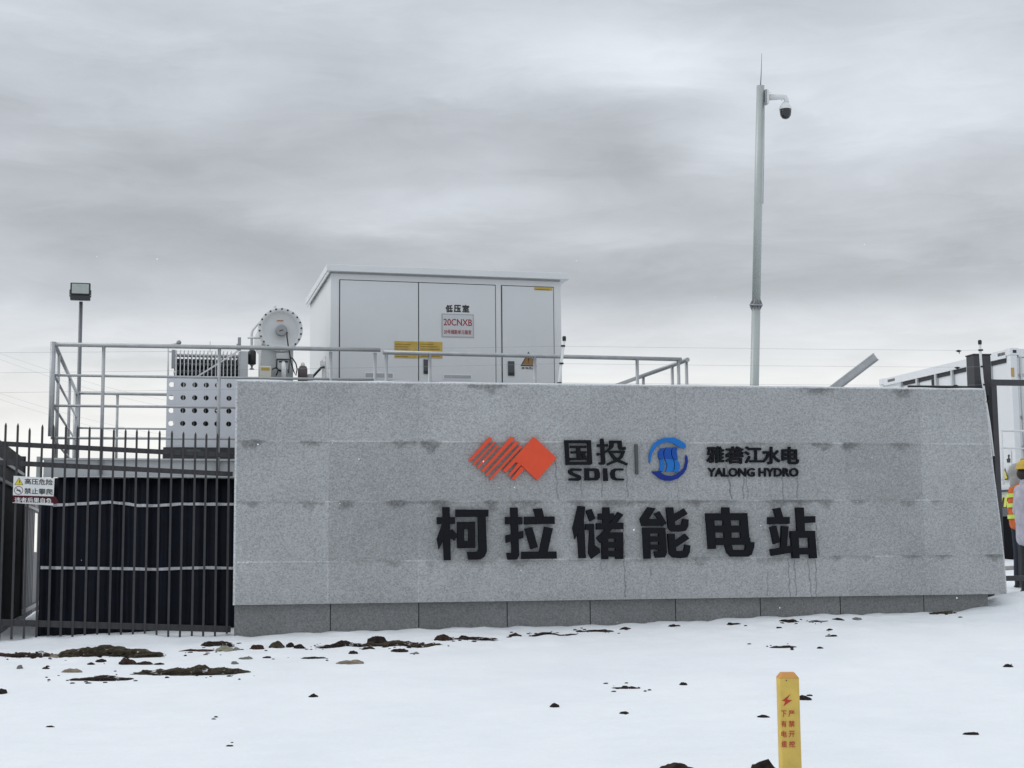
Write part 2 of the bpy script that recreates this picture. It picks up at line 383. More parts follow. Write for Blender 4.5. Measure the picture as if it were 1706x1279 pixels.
# ------------------------------------------------------------------ ground
def lerp_tab(t, v):
    if v <= t[0][0]: return t[0][1]
    for (a, fa), (b, fb) in zip(t, t[1:]):
        if v <= b:
            k = (v - a) / (b - a); k = k * k * (3 - 2 * k) if False else k; return fa + (fb - fa) * k
    return t[-1][1]
T_BASE = [(-50, -.1), (0, -.02), (5, .0), (8, .09), (10, .215), (12, .375), (14, .55), (15.6, .675), (17, .695), (25, .74), (40, .9), (120, .9), (6000, .4)]
T_SLX = [(5, 0), (9, .004), (16, .0193), (20, .033), (24, .042), (40, .03), (70, 0)]
BUMPS = []      # (x, y, sx, sy, h)
def gz(x, y):
    xx = max(-15.0, min(24.0, x))
    z = lerp_tab(T_BASE, y) + lerp_tab(T_SLX, y) * xx
    near = 1.0 if 3 < y < 30 and -14 < x < 24 else .35
    z += near * (.040 * mnoise.noise(Vector((x * .35, y * .45, 1.7))) + .012 * mnoise.noise(Vector((x * 1.1, y * 1.6, 5.1))))
    if 14.6 < y < 16.9 and -3 < x < 10.5:
        z += .028 * mnoise.noise(Vector((x * 4.0, y * 4.0, 9.0))) + .010 * mnoise.noise(Vector((x * 9.0, y * 9.0, 2.0)))
    for (bx, by, sx, sy, h) in BUMPS:
        q = ((x - bx) / sx) ** 2 + ((y - by) / sy) ** 2
        if q < 9: z += h * math.exp(-q)
    return z
def on_ground(px, py):
    d = ray(px, py); t = 4.0; prev = t
    while t < 60:
        p = _C + d * t
        if p[2] <= gz(p[0], p[1]):
            lo, hi = prev, t
            for _ in range(25):
                mid = (lo + hi) / 2; p = _C + d * mid
                if p[2] <= gz(p[0], p[1]): hi = mid
                else: lo = mid
            p = _C + d * hi; return Vector(p), hi
        prev = t; t += .05
    p = _C + d * 60; return Vector(p), 60
_b = atd(130, 1062, 15.75); BUMPS += [(_b.x, _b.y, 1.0, .34, .085)]
_b = atd(330, 1070, 15.6); BUMPS += [(_b.x, _b.y, .6, .3, -.02)]
_b = atd(1720, 1000, 18.1); BUMPS += [(_b.x, _b.y, .75, .7, .17)]

def axis_lines(lo, hi, step, far):
    a = list(np.arange(lo, hi, step)); s = step; p = lo; left = []
    while p > -far: s *= 1.22; p -= s; left.append(p)
    s = step; p = a[-1]; right = []
    while p < far: s *= 1.22; p += s; right.append(p)
    return left[::-1] + a + right
gxs = axis_lines(-4.0, 12.5, .075, 3500); gys = axis_lines(5.5, 19.0, .075, 3500)
me = bpy.data.meshes.new('ground'); nx, ny = len(gxs), len(gys)
vs = [(x, y, gz(x, y)) for y in gys for x in gxs]
fs = [(j * nx + i, j * nx + i + 1, (j + 1) * nx + i + 1, (j + 1) * nx + i) for j in range(ny - 1) for i in range(nx - 1)]
me.from_pydata(vs, [], fs); me.polygons.foreach_set('use_smooth', [True] * len(fs))
m = bpy.data.materials.new('fresh snow'); m.use_nodes = True; h = NG(m.node_tree); b = h.n['Principled BSDF']
oc = h.new('ShaderNodeTexCoord').outputs['Object']
h.l.new(h.ramp(h.noise(oc, .9, 6, .6), [(.3, (.775, .80, .83)), (.7, (.85, .87, .89))]), b.inputs['Base Color'])
b.inputs['Roughness'].default_value = .75; b.inputs['Specular IOR Level'].default_value = .25
mp = h.new('ShaderNodeMapping'); mp.inputs['Scale'].default_value = (1.0, 2.6, 1); h.l.new(oc, mp.inputs[0])
n1 = h.noise(mp.outputs[0], 2.2, 8, .66, .8); n2 = h.noise(oc, 30, 6, .7)
bn = h.new('ShaderNodeBump'); bn.inputs['Strength'].default_value = .42; bn.inputs['Distance'].default_value = .06
h.l.new(h.m('ADD', n1, h.m('MULTIPLY', n2, .24)), bn.inputs['Height']); h.l.new(bn.outputs[0], b.inputs['Normal'])
me.materials.append(m)
ground = bpy.data.objects.new('ground', me); COL.objects.link(ground); tag(ground, 'snow covered ground sloping gently up to the sign wall', kind='structure')

# ------------------------------------------------------------------ sign wall
Z_TOP, Z_BOT = 3.505, 1.045
ROWS = [Z_TOP, 2.838, 2.165, 1.508, Z_BOT]
S_R_TOP, S_R_BOT = wall_s(1641.3, 650), wall_s(1678, 990)
THICK = .42
VJ = [wall_s(x, 820) for x in (547, 697, 846, 986, 1128, 1271, 1409, 1537)]
wall = thing('sign_wall', WP + WD * 4.5 + Vector((0, 0, .75 - WP.z)), 'long grey granite sign wall with black lettering and company emblems standing in the snow', 'wall')
def wpt(s, z, off=0.0): return Vector((WP.x + WD.x * s, WP.y + WD.y * s, z)) + WN * off
step = .0085
nS, nZ = int(9.0 / step), int((Z_TOP - Z_BOT) / step)
zz = np.linspace(Z_BOT, Z_TOP, nZ + 1)[:, None]; tt = np.linspace(0, 1, nS + 1)[None, :]
_e = [onW(x, y) for x, y in ((1680, 997), (1678, 990), (1673.6, 930), (1667.6, 874), (1655.3, 780), (1641.3, 650), (1640.8, 645))]
sr = np.interp(zz, [p.z for p in _e], [(p - WP).dot(WD) for p in _e])
S = tt * sr; ZZ = np.broadcast_to(zz, S.shape)
rng = np.random.default_rng(3)
tone = np.ones_like(S)
pt = rng.uniform(.955, 1.04, (4, 9))
for r_ in (1, 2): pt[r_, 1:8] -= .10
pt[1, 1:3] -= .02; pt[1, 6:8] -= .03; pt[2, 1:2] -= .03; pt[0, 5:8] -= .03; pt[3] += .01
ci = np.zeros(S.shape, int)
for j in VJ: ci += (S > j)
ri = np.zeros(S.shape, int)
for zj in ROWS[1:4]: ri += (ZZ < zj)
tone *= pt[ri, ci]
def vnoise(a, b, seed, cell):
    """cheap value noise on a grid"""
    rg = np.random.default_rng(seed); G = rg.uniform(-1, 1, (260, 1300))
    u, v = a / cell, b / cell; i, j = np.floor(u).astype(int), np.floor(v).astype(int); fu, fv = u - i, v - j
    fu = fu * fu * (3 - 2 * fu); fv = fv * fv * (3 - 2 * fv); i %= 1299; j %= 259
    return (G[j, i] * (1 - fu) + G[j, i + 1] * fu) * (1 - fv) + (G[j + 1, i] * (1 - fu) + G[j + 1, i + 1] * fu) * fv
nz1 = vnoise(S, ZZ, 1, .12) * .6 + vnoise(S, ZZ, 2, .045) * .4
nz2 = vnoise(S, ZZ, 5, .5); nz3 = vnoise(S, ZZ, 8, .019)
# water stains hanging below the joints: (pixel x, pixel y of the joint, half width px, depth px, strength)
STAINS = [(420, 733, 20, 11, .42), (519, 733, 20, 11, .42), (671, 733, 24, 9, .36), (719, 732, 17, 13, .42), (814, 641, 30, 16, .42), (679, 640, 16, 9, .25),
          (422, 834, 15, 8, .32), (517, 834, 22, 11, .38), (575, 834, 17, 11, .38), (665, 834, 21, 12, .40), (729, 834, 24, 13, .40), (818, 834, 16, 13, .38),
          (874, 834, 26, 11, .36), (966, 834, 22, 9, .34), (1030, 833, 45, 9, .34), (1090, 833, 30, 6, .25), (1157, 834, 22, 9, .36), (1215, 834, 24, 6, .22), (1305, 834, 46, 10, .40),
          (1379, 834, 19, 9, .34), (1430, 834, 16, 8, .28), (1512, 834, 22, 14, .25), (1559, 834, 15, 8, .25), (1358, 646, 36, 14, .42), (1504, 648, 24, 16, .40), (1160, 646, 20, 5, .2), (1070, 644, 14, 5, .25),
          (1370, 738, 24, 9, .42), (1415, 737, 19, 13, .48), (1504, 740, 22, 9, .25), (1391, 929, 14, 8, .32), (1442, 929, 17, 8, .28), (1518, 929, 14, 8, .25), (1571, 929, 17, 9, .36), (1655, 929, 18, 9, .40),
          (1165, 932, 18, 12, .28), (1290, 931, 40, 9, .25), (1075, 932, 24, 7, .25), (870, 933, 18, 10, .25), (717, 938, 9, 24, .2), (655, 992, 16, 8, .22), (965, 933, 18, 8, .22), (800, 934, 24, 6, .2), (960, 738, 40, 6, .2), (830, 735, 45, 5, .22), (1250, 740, 34, 5, .2)]
PXM = 16.3 / F
for (x, y, w, hh, k) in STAINS:
    p = onW(x, y); s0 = (p - WP).dot(WD); w_, h_ = w * PXM * 1.05, hh * PXM
    zj = min([Z_TOP] + ROWS[1:4], key=lambda q: abs(q - p.z)) if hh < 20 else p.z
    dx = (S - s0) / w_; dz = (zj - ZZ) / h_
    up = np.where(dz < 0, -dz * 5.5, dz * .9)
    q = np.abs(dx) ** 1.5 + up + nz1 * .75 + nz3 * .35
    tone *= 1 - min(.62, k * 1.3) * np.clip((1.30 - q) * 1.55, 0, 1) * (.78 + .35 * nz3)
# thin drip lines: (x0, y0, x1, y1, change)
DRIPS = [(925, 768, 929, 830, -.5), (968, 800, 969, 828, -.4), (1002, 775, 1003, 828, -.5), (1043, 775, 1046, 828, -.5), (1209, 772, 1219, 831, -.5), (1215, 795, 1218, 831, -.45),
         (1239, 796, 1238, 831, -.5), (1243, 796, 1247, 830, -.4), (1303, 796, 1305, 831, -.5), (1329, 784, 1328, 831, -.5), (1129, 788, 1130, 842, -.3), (1359, 875, 1364, 925, -.5),
         (1313, 933, 1316, 994, -.5), (1323, 933, 1327, 994, -.5), (1346, 933, 1352, 994, -.5), (1359, 933, 1360, 994, -.5), (1278, 949, 1279, 992, -.35), (1038, 880, 1042, 995, -.55),
         (813, 860, 811, 885, -.4), (756, 905, 756, 930, -.3), (1001, 930, 1002, 952, -.3), (1083, 943, 1083, 962, -.25), (1085, 943, 1085, 960, -.25), (1000, 820, 1002, 846, .2)]
for (x0, y0, x1, y1, k) in DRIPS:
    a, b_ = onW(x0, y0), onW(x1, y1); sa, sb = (a - WP).dot(WD), (b_ - WP).dot(WD)
    u = np.clip((a.z - ZZ) / (a.z - b_.z), 0, 1); sx = sa + (sb - sa) * u + .006 * np.sin(ZZ * 37 + x0)
    on = (ZZ < a.z + .005) & (ZZ > b_.z - .005)
    tone *= 1 + np.where(on, k * np.clip(1.35 - np.abs(S - sx) / .0065, 0, 1), 0)
# joints
for zj in ROWS[1:4]:
    prof = np.clip(1.2 - np.abs(ZZ - zj) / .0075, 0, 1); fade = np.clip(nz2 * 1.6 + .5, 0, 1) if zj != ROWS[3] else np.clip(nz2 * 1.3 + .25, 0, 1)
    tone *= 1 + prof * (fade * .62 - .16)
    tone *= 1 - .16 * np.clip(1.0 - np.abs(ZZ - zj + .017) / .010, 0, 1) * (1 - fade * .5)
for k_, j in enumerate(VJ):
    prof = np.clip(1.2 - np.abs(S - j) / .0065, 0, 1)
    tone *= 1 + prof * np.where(ri == 3, .34 if k_ < 2 else .12, np.where(ri == 0, -.14, .06)) * (1.0 if k_ < 5 else .3)
# faint lighter ghost line in the top row, scraped patches, splash zone at the foot
p = onW(900, 675); tone *= 1 + .05 * np.clip(1 - np.abs(ZZ - p.z) / .012, 0, 1) * ((S > 2) & (S < 6))
tone *= 1 + .035 * nz2
tone *= 1 - .10 * np.clip((Z_BOT + .14 + nz1 * .05 - ZZ) / .14, 0, 1) * (.4 + .6 * np.clip(nz2 + .3, 0, 1))
# pale sawn edges
tone = np.where((S < .020), 1.5, tone); tone = np.where((sr - S < .016), 1.45, tone); tone = np.where((Z_TOP - ZZ < .012), 1.5, tone)
Px = WP.x + WD.x * S; Py = WP.y + WD.y * S
V = np.stack([Px, Py, np.broadcast_to(ZZ, S.shape)], -1).reshape(-1, 3)
nc = nS + 1; nr_ = nZ + 1
idx = np.arange(nc * nr_).reshape(nr_, nc)
Q = np.stack([idx[:-1, :-1], idx[:-1, 1:], idx[1:, 1:], idx[1:, :-1]], -1).reshape(-1, 4)
# back corners for the body
back = [wpt(0, Z_BOT, -THICK), wpt(S_R_BOT, Z_BOT, -THICK), wpt(S_R_TOP, Z_TOP, -THICK), wpt(0, Z_TOP, -THICK)]
nb = len(V); V = np.vstack([V, np.array([tuple(b_) for b_ in back])])
border = [list(idx[0, :]) + [nb + 1, nb], list(idx[-1, ::-1]) + [nb + 3, nb + 2], list(idx[::-1, 0]) + [nb, nb + 3], list(idx[:, -1]) + [nb + 2, nb + 1], [nb, nb + 1, nb + 2, nb + 3]]
L = np.array(LOC[wall.name])
me = bpy.data.meshes.new('granite_cladding'); me.from_pydata((V - L).tolist(), [], Q.tolist() + border); 
at = me.attributes.new('tone', 'FLOAT', 'POINT'); at.data.foreach_set('value', np.concatenate([tone.reshape(-1), np.ones(4)]).astype(np.float32))
me.materials.append(M_GRAN); me.update()
o = bpy.data.objects.new('granite_cladding', me); COL.objects.link(o); o.parent = wall
# snow line on the coping
mb = MB(); n = 240
for k in range(n):
    s0, s1 = .01 + 8.9 * k / n, .01 + 8.9 * (k + 1) / n; hgt = .010 + .012 * (mnoise.noise(Vector((s0 * 2.2, 0, 0))) + .5)
    mb.obox((wpt(s0, 0) + wpt(s1, 0)) / 2 * 1 + Vector((0, 0, Z_TOP + hgt / 2)) - WN * (THICK / 2 + .02), WD, WN, (s1 - s0) / 2 + .0006, THICK / 2 - .03 - .008 * mnoise.noise(Vector((s0 * 5, 3, 0))), hgt / 2)
mb.build('snow_cap', M_SNOWCAP, wall)
# plinth: row of dark granite slabs
mb = MB(); PJ = [0.012] + [wall_s(x, 1030) for x in (551, 699, 847, 986, 1129, 1271, 1405, 1545)] + [8.885]
for a, b_ in zip(PJ, PJ[1:]):
    mb.obox(wpt((a + b_) / 2, (Z_BOT - .004 + .3) / 2, -.075 - .15 + random.uniform(-.0015, .0015)), WD, WN, (b_ - a) / 2 - .0045, .15, (Z_BOT - .004 - .3) / 2, None, .004)
o = mb.build('plinth', M_GRAND, wall)
a_ = o.data.attributes.new('tone', 'FLOAT', 'POINT'); a_.data.foreach_set('value', [1.0 + .22 * mnoise.noise(Vector((int(i / 24) * 3.7, 0, 0))) for i in range(len(o.data.vertices))])
mb = MB(); mb.obox(wpt(4.45, .65, -.24), WD, WN, 4.42, .13, .38); mb.build('core', M_GAP, wall)

# traced lettering ------------------------------------------------------
def zmap(x0, y0, sc): return lambda p: (x0 + p[0] / sc, y0 + p[1] / sc)
ZA, ZB, ZS = zmap(720, 700, 5.0147), zmap(1050, 700, 5.0147), zmap(930, 720, 13.123)
ZR, ZBL = zmap(770, 715, 10.66), zmap(1070, 715, 12.79)
def raised(name, polys, zm, m, depth=.035, label=None, parent=wall):
    mb = MB()
    for i, pl in enumerate(polys):
        mb.prism([onW(*zm(p), .004) for p in pl], WN * (depth + .0012 * i))
    return mb.build(name, m, parent, label)
K1 = [[(82,728),(142,728),(152,1172),(95,1172)],[(36,812),(186,812),(188,868),(38,870)],[(80,868),(122,880),(100,985),(52,1080),(36,995)],[(142,925),(165,913),(212,965),(182,1007),(148,985)],
      [(192,748),(466,750),(464,808),(192,812)],[(205,852),(262,852),(264,1072),(208,1072)],[(298,850),(354,850),(356,1070),(300,1070)],[(205,852),(354,850),(354,912),(205,912)],[(206,1010),(355,1010),(356,1070),(208,1072)],
      [(378,806),(442,806),(452,1100),(430,1145),(398,1165),(300,1168),(288,1102),(372,1100),(384,1080)]]
K2 = [[(648,732),(710,732),(722,1130),(705,1165),(628,1168),(616,1110),(660,1108)],[(606,810),(748,810),(748,872),(606,872)],[(608,965),(755,925),(758,985),(612,1028)],
      [(838,742),(912,738),(930,810),(862,815)],[(765,808),(1016,806),(1018,868),(766,874)],[(768,908),(830,895),(878,1062),(818,1080)],[(932,890),(1002,905),(958,1104),(888,1104)],[(742,1100),(1032,1098),(1034,1158),(742,1162)]]
K3 = [[(1212,718),(1272,724),(1262,830),(1278,1155),(1220,1155),(1208,950),(1186,995),(1168,905)],[(1278,758),(1325,742),(1358,826),(1312,848)],
      [(1275,868),(1345,868),(1352,1045),(1394,1075),(1396,1108),(1325,1160),(1300,1115),(1308,920),(1275,918)],[(1418,730),(1475,730),(1478,870),(1420,870)],[(1380,782),(1512,780),(1512,832),(1380,834)],
      [(1365,862),(1590,858),(1590,912),(1366,916)],[(1545,768),(1590,792),(1500,905),(1400,1030),(1366,985),(1450,905)],[(1408,940),(1460,940),(1464,1164),(1412,1164)],[(1520,938),(1586,938),(1590,1162),(1526,1162)],
      [(1408,940),(1586,938),(1586,992),(1408,992)],[(1412,1018),(1588,1018),(1588,1068),(1412,1068)],[(1412,1092),(1588,1092),(1588,1142),(1412,1142)]]
K4 = [[(138,728),(205,738),(148,828),(250,826),(262,884),(90,886),(74,828)],[(192,785),(236,762),(296,862),(258,890),(236,842)],[(95,900),(155,900),(165,1158),(108,1160)],
      [(228,900),(284,900),(298,1110),(280,1148),(205,1152),(190,1100),(232,1095)],[(95,900),(284,900),(284,948),(95,950)],[(150,972),(240,972),(240,1018),(150,1018)],[(155,1040),(240,1040),(240,1082),(155,1082)],
      [(292,730),(350,730),(356,790),(438,740),(470,785),(362,850),(366,878),(420,874),(432,825),(478,832),(475,890),(455,925),(400,935),(340,930),(310,905)],
      [(304,950),(362,950),(366,1010),(448,950),(484,990),(372,1065),(376,1095),(440,1092),(448,1040),(492,1048),(488,1105),(465,1148),(410,1155),(350,1150),(318,1120)]]
K5 = [[(758,730),(820,730),(822,790),(758,790)],[(622,780),(690,780),(708,1076),(645,1078)],[(908,780),(968,780),(990,1040),(915,1042)],
      [(762,780),(828,780),(840,1045),(848,1085),(950,1085),(958,1020),(1028,1020),(1025,1065),(1005,1125),(970,1142),(830,1142),(800,1110),(782,1045)],
      [(622,780),(968,778),(970,838),(625,840)],[(690,882),(912,882),(914,940),(692,940)],[(700,985),(990,982),(995,1042),(705,1046)]]
K6 = [[(1185,742),(1245,732),(1268,815),(1210,818)],[(1142,812),(1322,810),(1322,868),(1142,872)],[(1158,895),(1210,882),(1242,1020),(1188,1038)],[(1255,885),(1312,890),(1298,1065),(1245,1078)],[(1160,1080),(1340,1050),(1340,1108),(1172,1136)],
      [(1372,732),(1438,732),(1448,935),(1385,935)],[(1435,805),(1534,803),(1534,858),(1435,862)],[(1328,928),(1392,928),(1402,1155),(1345,1156)],[(1476,926),(1530,926),(1548,1155),(1490,1156)],[(1328,928),(1530,926),(1530,985),(1328,985)],[(1340,1068),(1540,1066),(1542,1122),(1344,1124)]]
for K, zm in ((K1, ZA), (K2, ZA), (K3, ZA), (K4, ZB), (K5, ZB), (K6, ZB)): raised('character', K, zm, M_LETTER, .045)
G1 = [[(122,185),(215,185),(240,720),(155,720)],[(620,185),(705,185),(735,690),(700,715),(640,715)],[(122,182),(705,180),(705,245),(122,245)],[(150,655),(735,655),(735,690),(705,718),(155,722)],
      [(250,302),(605,300),(605,352),(250,355)],[(265,425),(605,422),(605,470),(268,472)],[(245,568),(640,565),(640,612),(245,618)],[(385,350),(470,350),(480,570),(395,570)],[(480,465),(560,465),(610,560),(530,585)]]
G2 = [[(905,160),(945,140),(985,160),(995,260),(1022,660),(1000,715),(900,718),(870,670),(930,660)],[(838,272),(1078,265),(1080,320),(840,325)],[(832,460),(910,465),(1070,385),(1090,430),(950,500),(840,522)],
      [(1108,190),(1375,190),(1385,330),(1468,332),(1462,390),(1350,395),(1305,360),(1290,240),(1205,245),(1200,330),(1130,395),(1095,405),(1060,395),(1110,320)],[(1085,410),(1450,410),(1440,462),(1095,462)],
      [(1085,430),(1150,450),(1290,590),(1510,690),(1495,735),(1270,650),(1160,560)],[(1385,450),(1448,430),(1400,560),(1290,650),(1075,735),(1045,695),(1220,610),(1330,540)]]
GS = [[(505,805),(500,850),(330,850),(300,870),(330,900),(470,950),(500,990),(490,1040),(440,1070),(215,1062),(230,1015),(400,1010),(405,995),(240,930),(205,880),(215,830),(280,795)]]
GD = [[(562,795),(665,795),(672,1060),(568,1060)],[(562,795),(820,795),(880,825),(840,862),(660,848)],[(820,795),(880,825),(905,920),(900,1000),(850,1055),(800,1062),(785,1000),(795,940),(780,850)],[(568,1003),(800,1003),(830,1060),(568,1062)]]
GI = [[(975,795),(1060,795),(1080,1072),(980,1072)]]
GC = [[(1418,800),(1415,840),(1260,845),(1228,880),(1235,980),(1265,1015),(1430,1020),(1430,1060),(1260,1062),(1190,1045),(1145,1000),(1128,900),(1150,840),(1220,800)]]
for K in (G1, G2): raised('character', K, ZS, M_LETTER, .03)
for K in (GS, GD, GI, GC): raised('letter', K, ZS, M_LETTER, .03)
raised('divider_bar', [[(32,205),(58,205),(64,455),(42,455)]], ZB, mat('grey steel bar', (.075, .08, .085), .5, .4), .03)
raised('red_emblem', [[(105,560),(460,155),(515,160),(520,190),(150,575)],[(180,625),(550,235),(595,232),(205,645)],[(245,685),(610,290),(650,300),(280,700)],[(320,755),(850,145),(910,150),(915,185),(370,765)],
    [(395,820),(935,220),(990,225),(985,260),(430,835)],[(465,895),(1010,295),(1050,300),(1045,330),(500,910)],[(710,738),(1262,140),(1665,520),(1320,915),(985,600),(930,600),(765,778)],
    [(800,835),(985,600),(1032,650),(842,842)],[(860,890),(1035,665),(1095,715),(920,905)]], ZR, M_RED, .035, 'red emblem of slanted stripes and a diamond')
be = raised('blue_emblem', [[(150,740),(130,690),(135,540),(175,420),(260,290),(360,225),(480,190),(660,185),(780,235),(880,300),(920,360),(910,415),(800,405),(720,355),(620,300),(520,285),(400,305),(290,380),(220,480),(180,580),(165,680)]], ZBL, M_BLUE1, .03, 'round blue emblem with wave strips')
raised('lower_arc', [[(190,905),(260,980),(370,1065),(480,1105),(600,1105),(740,1060),(860,960),(930,850),(960,700),(950,600),(920,550),(910,600),(910,700),(880,820),(800,910),(710,965),(620,1000),(520,1000),(430,965),(380,925),(420,900)]], ZBL, M_BLUE3, .03, 'navy arc', be)
raised('wave_strip', [[(385,415),(465,405),(430,480),(435,560),(440,640),(350,650),(322,560),(335,480)],[(640,400),(740,390),(720,480),(735,580),(745,655),(665,655),(620,570),(615,480)],
    [(490,400),(635,395),(600,460),(595,540),(640,650),(470,640),(450,540),(460,460)]], ZBL, M_BLUE2, .03, 'dark blue upper waves', be)
raised('wave_strip', [[(355,668),(440,664),(465,740),(460,830),(430,905),(345,890),(370,800),(365,720)],[(665,672),(748,670),(790,760),(785,850),(740,925),(640,915),(680,850),(680,760)],
    [(470,641),(640,651),(665,750),(650,840),(630,910),(480,915),(515,830),(515,740)]], ZBL, M_BLUE1, .03, 'bright blue lower waves', be)
def wall_text(name, body, x0, y0, x1, y1, bold, m, d=.03):
    a = onW(x0, y1, .004); ex = onW(x1, y1, .004) - a; ez = onW(x0, y0, .004) - a
    return text(MB(), body, a, ex, ez, WN, d, bold).build(name, m, wall)
Q6 = lambda x, y: (1165 + x / 9.478, 735 + y / 9.478)
for ch, xa, xb, yt, yb in (('雅', 105, 388, 82, 352), ('砻', 405, 690, 85, 362), ('江', 705, 985, 85, 355), ('水', 985, 1272, 90, 370), ('电', 1292, 1565, 90, 370)):
    wall_text('character', ch, *Q6(xa, yt), *Q6(xb, yb), .030, M_LETTER)
for wd, xa, xb in (('YALONG', 128, 870), ('HYDRO', 930, 1558)): wall_text('letter_row', wd, *Q6(xa, 425), *Q6(xb, 566), .040, M_LETTER, .025)

# ------------------------------------------------------------------ platform, skirt, railings
PY = 18.2; ZD = 2.745
PX0, PX1, PYB = -1.215, 6.9, 0
# back-left corner of the platform from the side rail
_bl = onZ(125.7, 655, 4.105); PYB = _bl.y
plat = thing('equipment_platform', (2.8, PY + 2, gz(2.8, PY + 2)), 'raised steel deck carrying the white electrical cabinet and the transformer', 'platform')
MB().box((PX0, PY + .10, ZD - .10), (PX1, PYB + .1, ZD - .003)).build('deck', M_CONC, plat)
mb = MB(); mb.box((PX0 - .02, PY + .04, ZD - .205), (PX1, PY + .097, ZD - .02)); mb.box((PX0 - .05, PY - .005, ZD - .018), (PX1, PY + .097, ZD + .004)); mb.box((PX0 - .02, PY - .005, ZD - .222), (PX1, PY + .097, ZD - .207))
mb.build('edge_beam', M_LGREY, plat)
mb = MB(); mb.box((PX0 - .10, PY + .02, ZD - .23), (PX0 - .052, PY + .10, ZD + .02)); mb.build('end_plate', M_POLE, plat)
for cx in (-.9, 1.6, 4.2, 6.6):
    for cy in (PY + .5, PYB - .4):
        MB().box((cx - .09, cy - .09, gz(cx, cy) - .2), (cx + .09, cy + .09, ZD - .101), .01).build('column', M_GALVD, plat)

# tarpaulin skirt hanging under the deck edge
def pleat(x):
    return .05 * math.sin(x * 9.2 + 1.6 * mnoise.noise(Vector((x * 1.3, 0, 0)))) + .006 * math.sin(x * 84) + .030 * math.sin(x * 31 + 2.0 * mnoise.noise(Vector((x * 2.1, 4, 0))))
sk_l = onY(67, 900, PY + .12).x
sx = np.arange(sk_l, 6.95, .012); szs = [0, .25, .5, .75, 1.0]
path = [(x, PY + .17 + pleat(x)) for x in sx]
side = [(sk_l + pleat(y * 1.1) * .6 + .02, y) for y in np.arange(PYB, PY + .2, -.04)]
full = side + path
vs = []; fs = []; nzk = 14
for j in range(nzk + 1):
    k = j / nzk
    for i, (x, y) in enumerate(full):
        zb = gz(x, y) - .03 + .05 * mnoise.noise(Vector((x * 1.4, 1, 0))); zt = ZD - .225
        wob = .012 * mnoise.noise(Vector((x * 2.2, y, k * 3.5)))
        vs.append((x + wob, y + wob - .03 * k, zt + (zb - zt) * k))
nf = len(full)
fs = [(j * nf + i, (j + 1) * nf + i, (j + 1) * nf + i + 1, j * nf + i + 1) for j in range(nzk) for i in range(nf - 1)]
skirt = thing('tarpaulin_skirt', (sk_l + 3, PY + .17, gz(sk_l + 3, PY)), 'dark navy pleated tarpaulin hanging under the deck behind the picket fence', 'tarpaulin')
o = MB().add(vs, fs, True).build('sheet', M_SKIRT, skirt)
md = o.modifiers.new('thickness', 'SOLIDIFY'); md.thickness = .006
# two white straps following the pleats: (pixel x, pixel y) way points
for pts in ([(88, 842), (120, 840.5), (182, 836.5), (205, 838.5), (230, 842.5), (255, 842.5), (300, 840), (345, 840), (390, 840), (520, 841)], [(67, 946), (150, 947), (230, 948), (258, 949), (300, 947), (345, 946), (390, 947), (520, 947)]):
    W = [onY(x, y, PY + .1) for x, y in pts]; mb = MB(); vs = []; fs = []
    xs_ = np.arange(W[0].x, W[-1].x, .025)
    for i, x in enumerate(xs_):
        z = float(np.interp(x, [w.x for w in W], [w.z for w in W])); y = PY + .17 + pleat(x) - .012 - .03 * .5 - .012
        hh = .017 + .004 * mnoise.noise(Vector((x * 6, 2, 0))); vs += [(x, y, z - hh), (x, y, z + hh), (x, y + .006, z + hh), (x, y + .006, z - hh)]
    for i in range(len(xs_) - 1):
        for k in range(4): fs.append((i * 4 + k, i * 4 + (k + 1) % 4, i * 4 + 4 + (k + 1) % 4, i * 4 + 4 + k))
    mb.add(vs, fs).build('strap', M_STRAP, skirt)

def railing(label, rails, posts, base, cat='railing', rp=.021, rt=.024, group='railings around the equipment deck'):
    """rails: list of (a, b, radius); posts: list of (bottom, top, radius)"""
    t = thing('railing', base, label, cat, group)
    for i, (a, b, r) in enumerate(rails): MB().tube([a, b], r, 12).build('top_rail' if i == 0 else 'rail', M_GALV, t)
    for (a, b, r) in posts: MB().tube([a, b], r, 12).build('post', M_GALV, t)
    return t
RZ = [4.105, 3.735, 3.370, 2.985]
def fx(px, py=700, yy=PY): return onY(px, py, yy).x
# front-left run
x0 = fx(88, 600); x1 = fx(631, 583)
posts = []
for px in (171.5, 364.7, 550.7, 624.6): posts.append(((fx(px, 640), PY, ZD - .19), (fx(px, 640), PY, RZ[0] - .01), .021))
posts.insert(0, ((x0, PY, ZD + .26), (x0, PY, RZ[0] + .03), .033))
t = railing('long grey pipe railing along the deck front, left of the cabinet', [((x0 - .02, PY, RZ[0]), (x1 + .02, PY, RZ[0] + .03), .026)] + [((x0, PY + .002, z), (fx(624.6, 640), PY + .002, z + .02), .016) for z in RZ[1:]], posts, (x0, PY, ZD))
# left side run going back
yl = np.linspace(PY + .03, PYB, 4)
xs_l = x0 + .02
railing('short grey pipe railing on the left side of the deck, running backwards', [((xs_l, PY + .04, RZ[0] - .005), (xs_l, PYB, RZ[0] - .005), .025)] + [((xs_l, PY + .04, z), (xs_l, PYB, z), .016) for z in RZ[1:]],
        [((xs_l, y, ZD - .002), (xs_l, y, RZ[0] - .012), .022) for y in (PY + .75, PY + (PYB - PY) * .62)] + [((xs_l, PYB, ZD - .2), (xs_l, PYB, RZ[0] + .01), .045)], (xs_l, PYB, ZD))
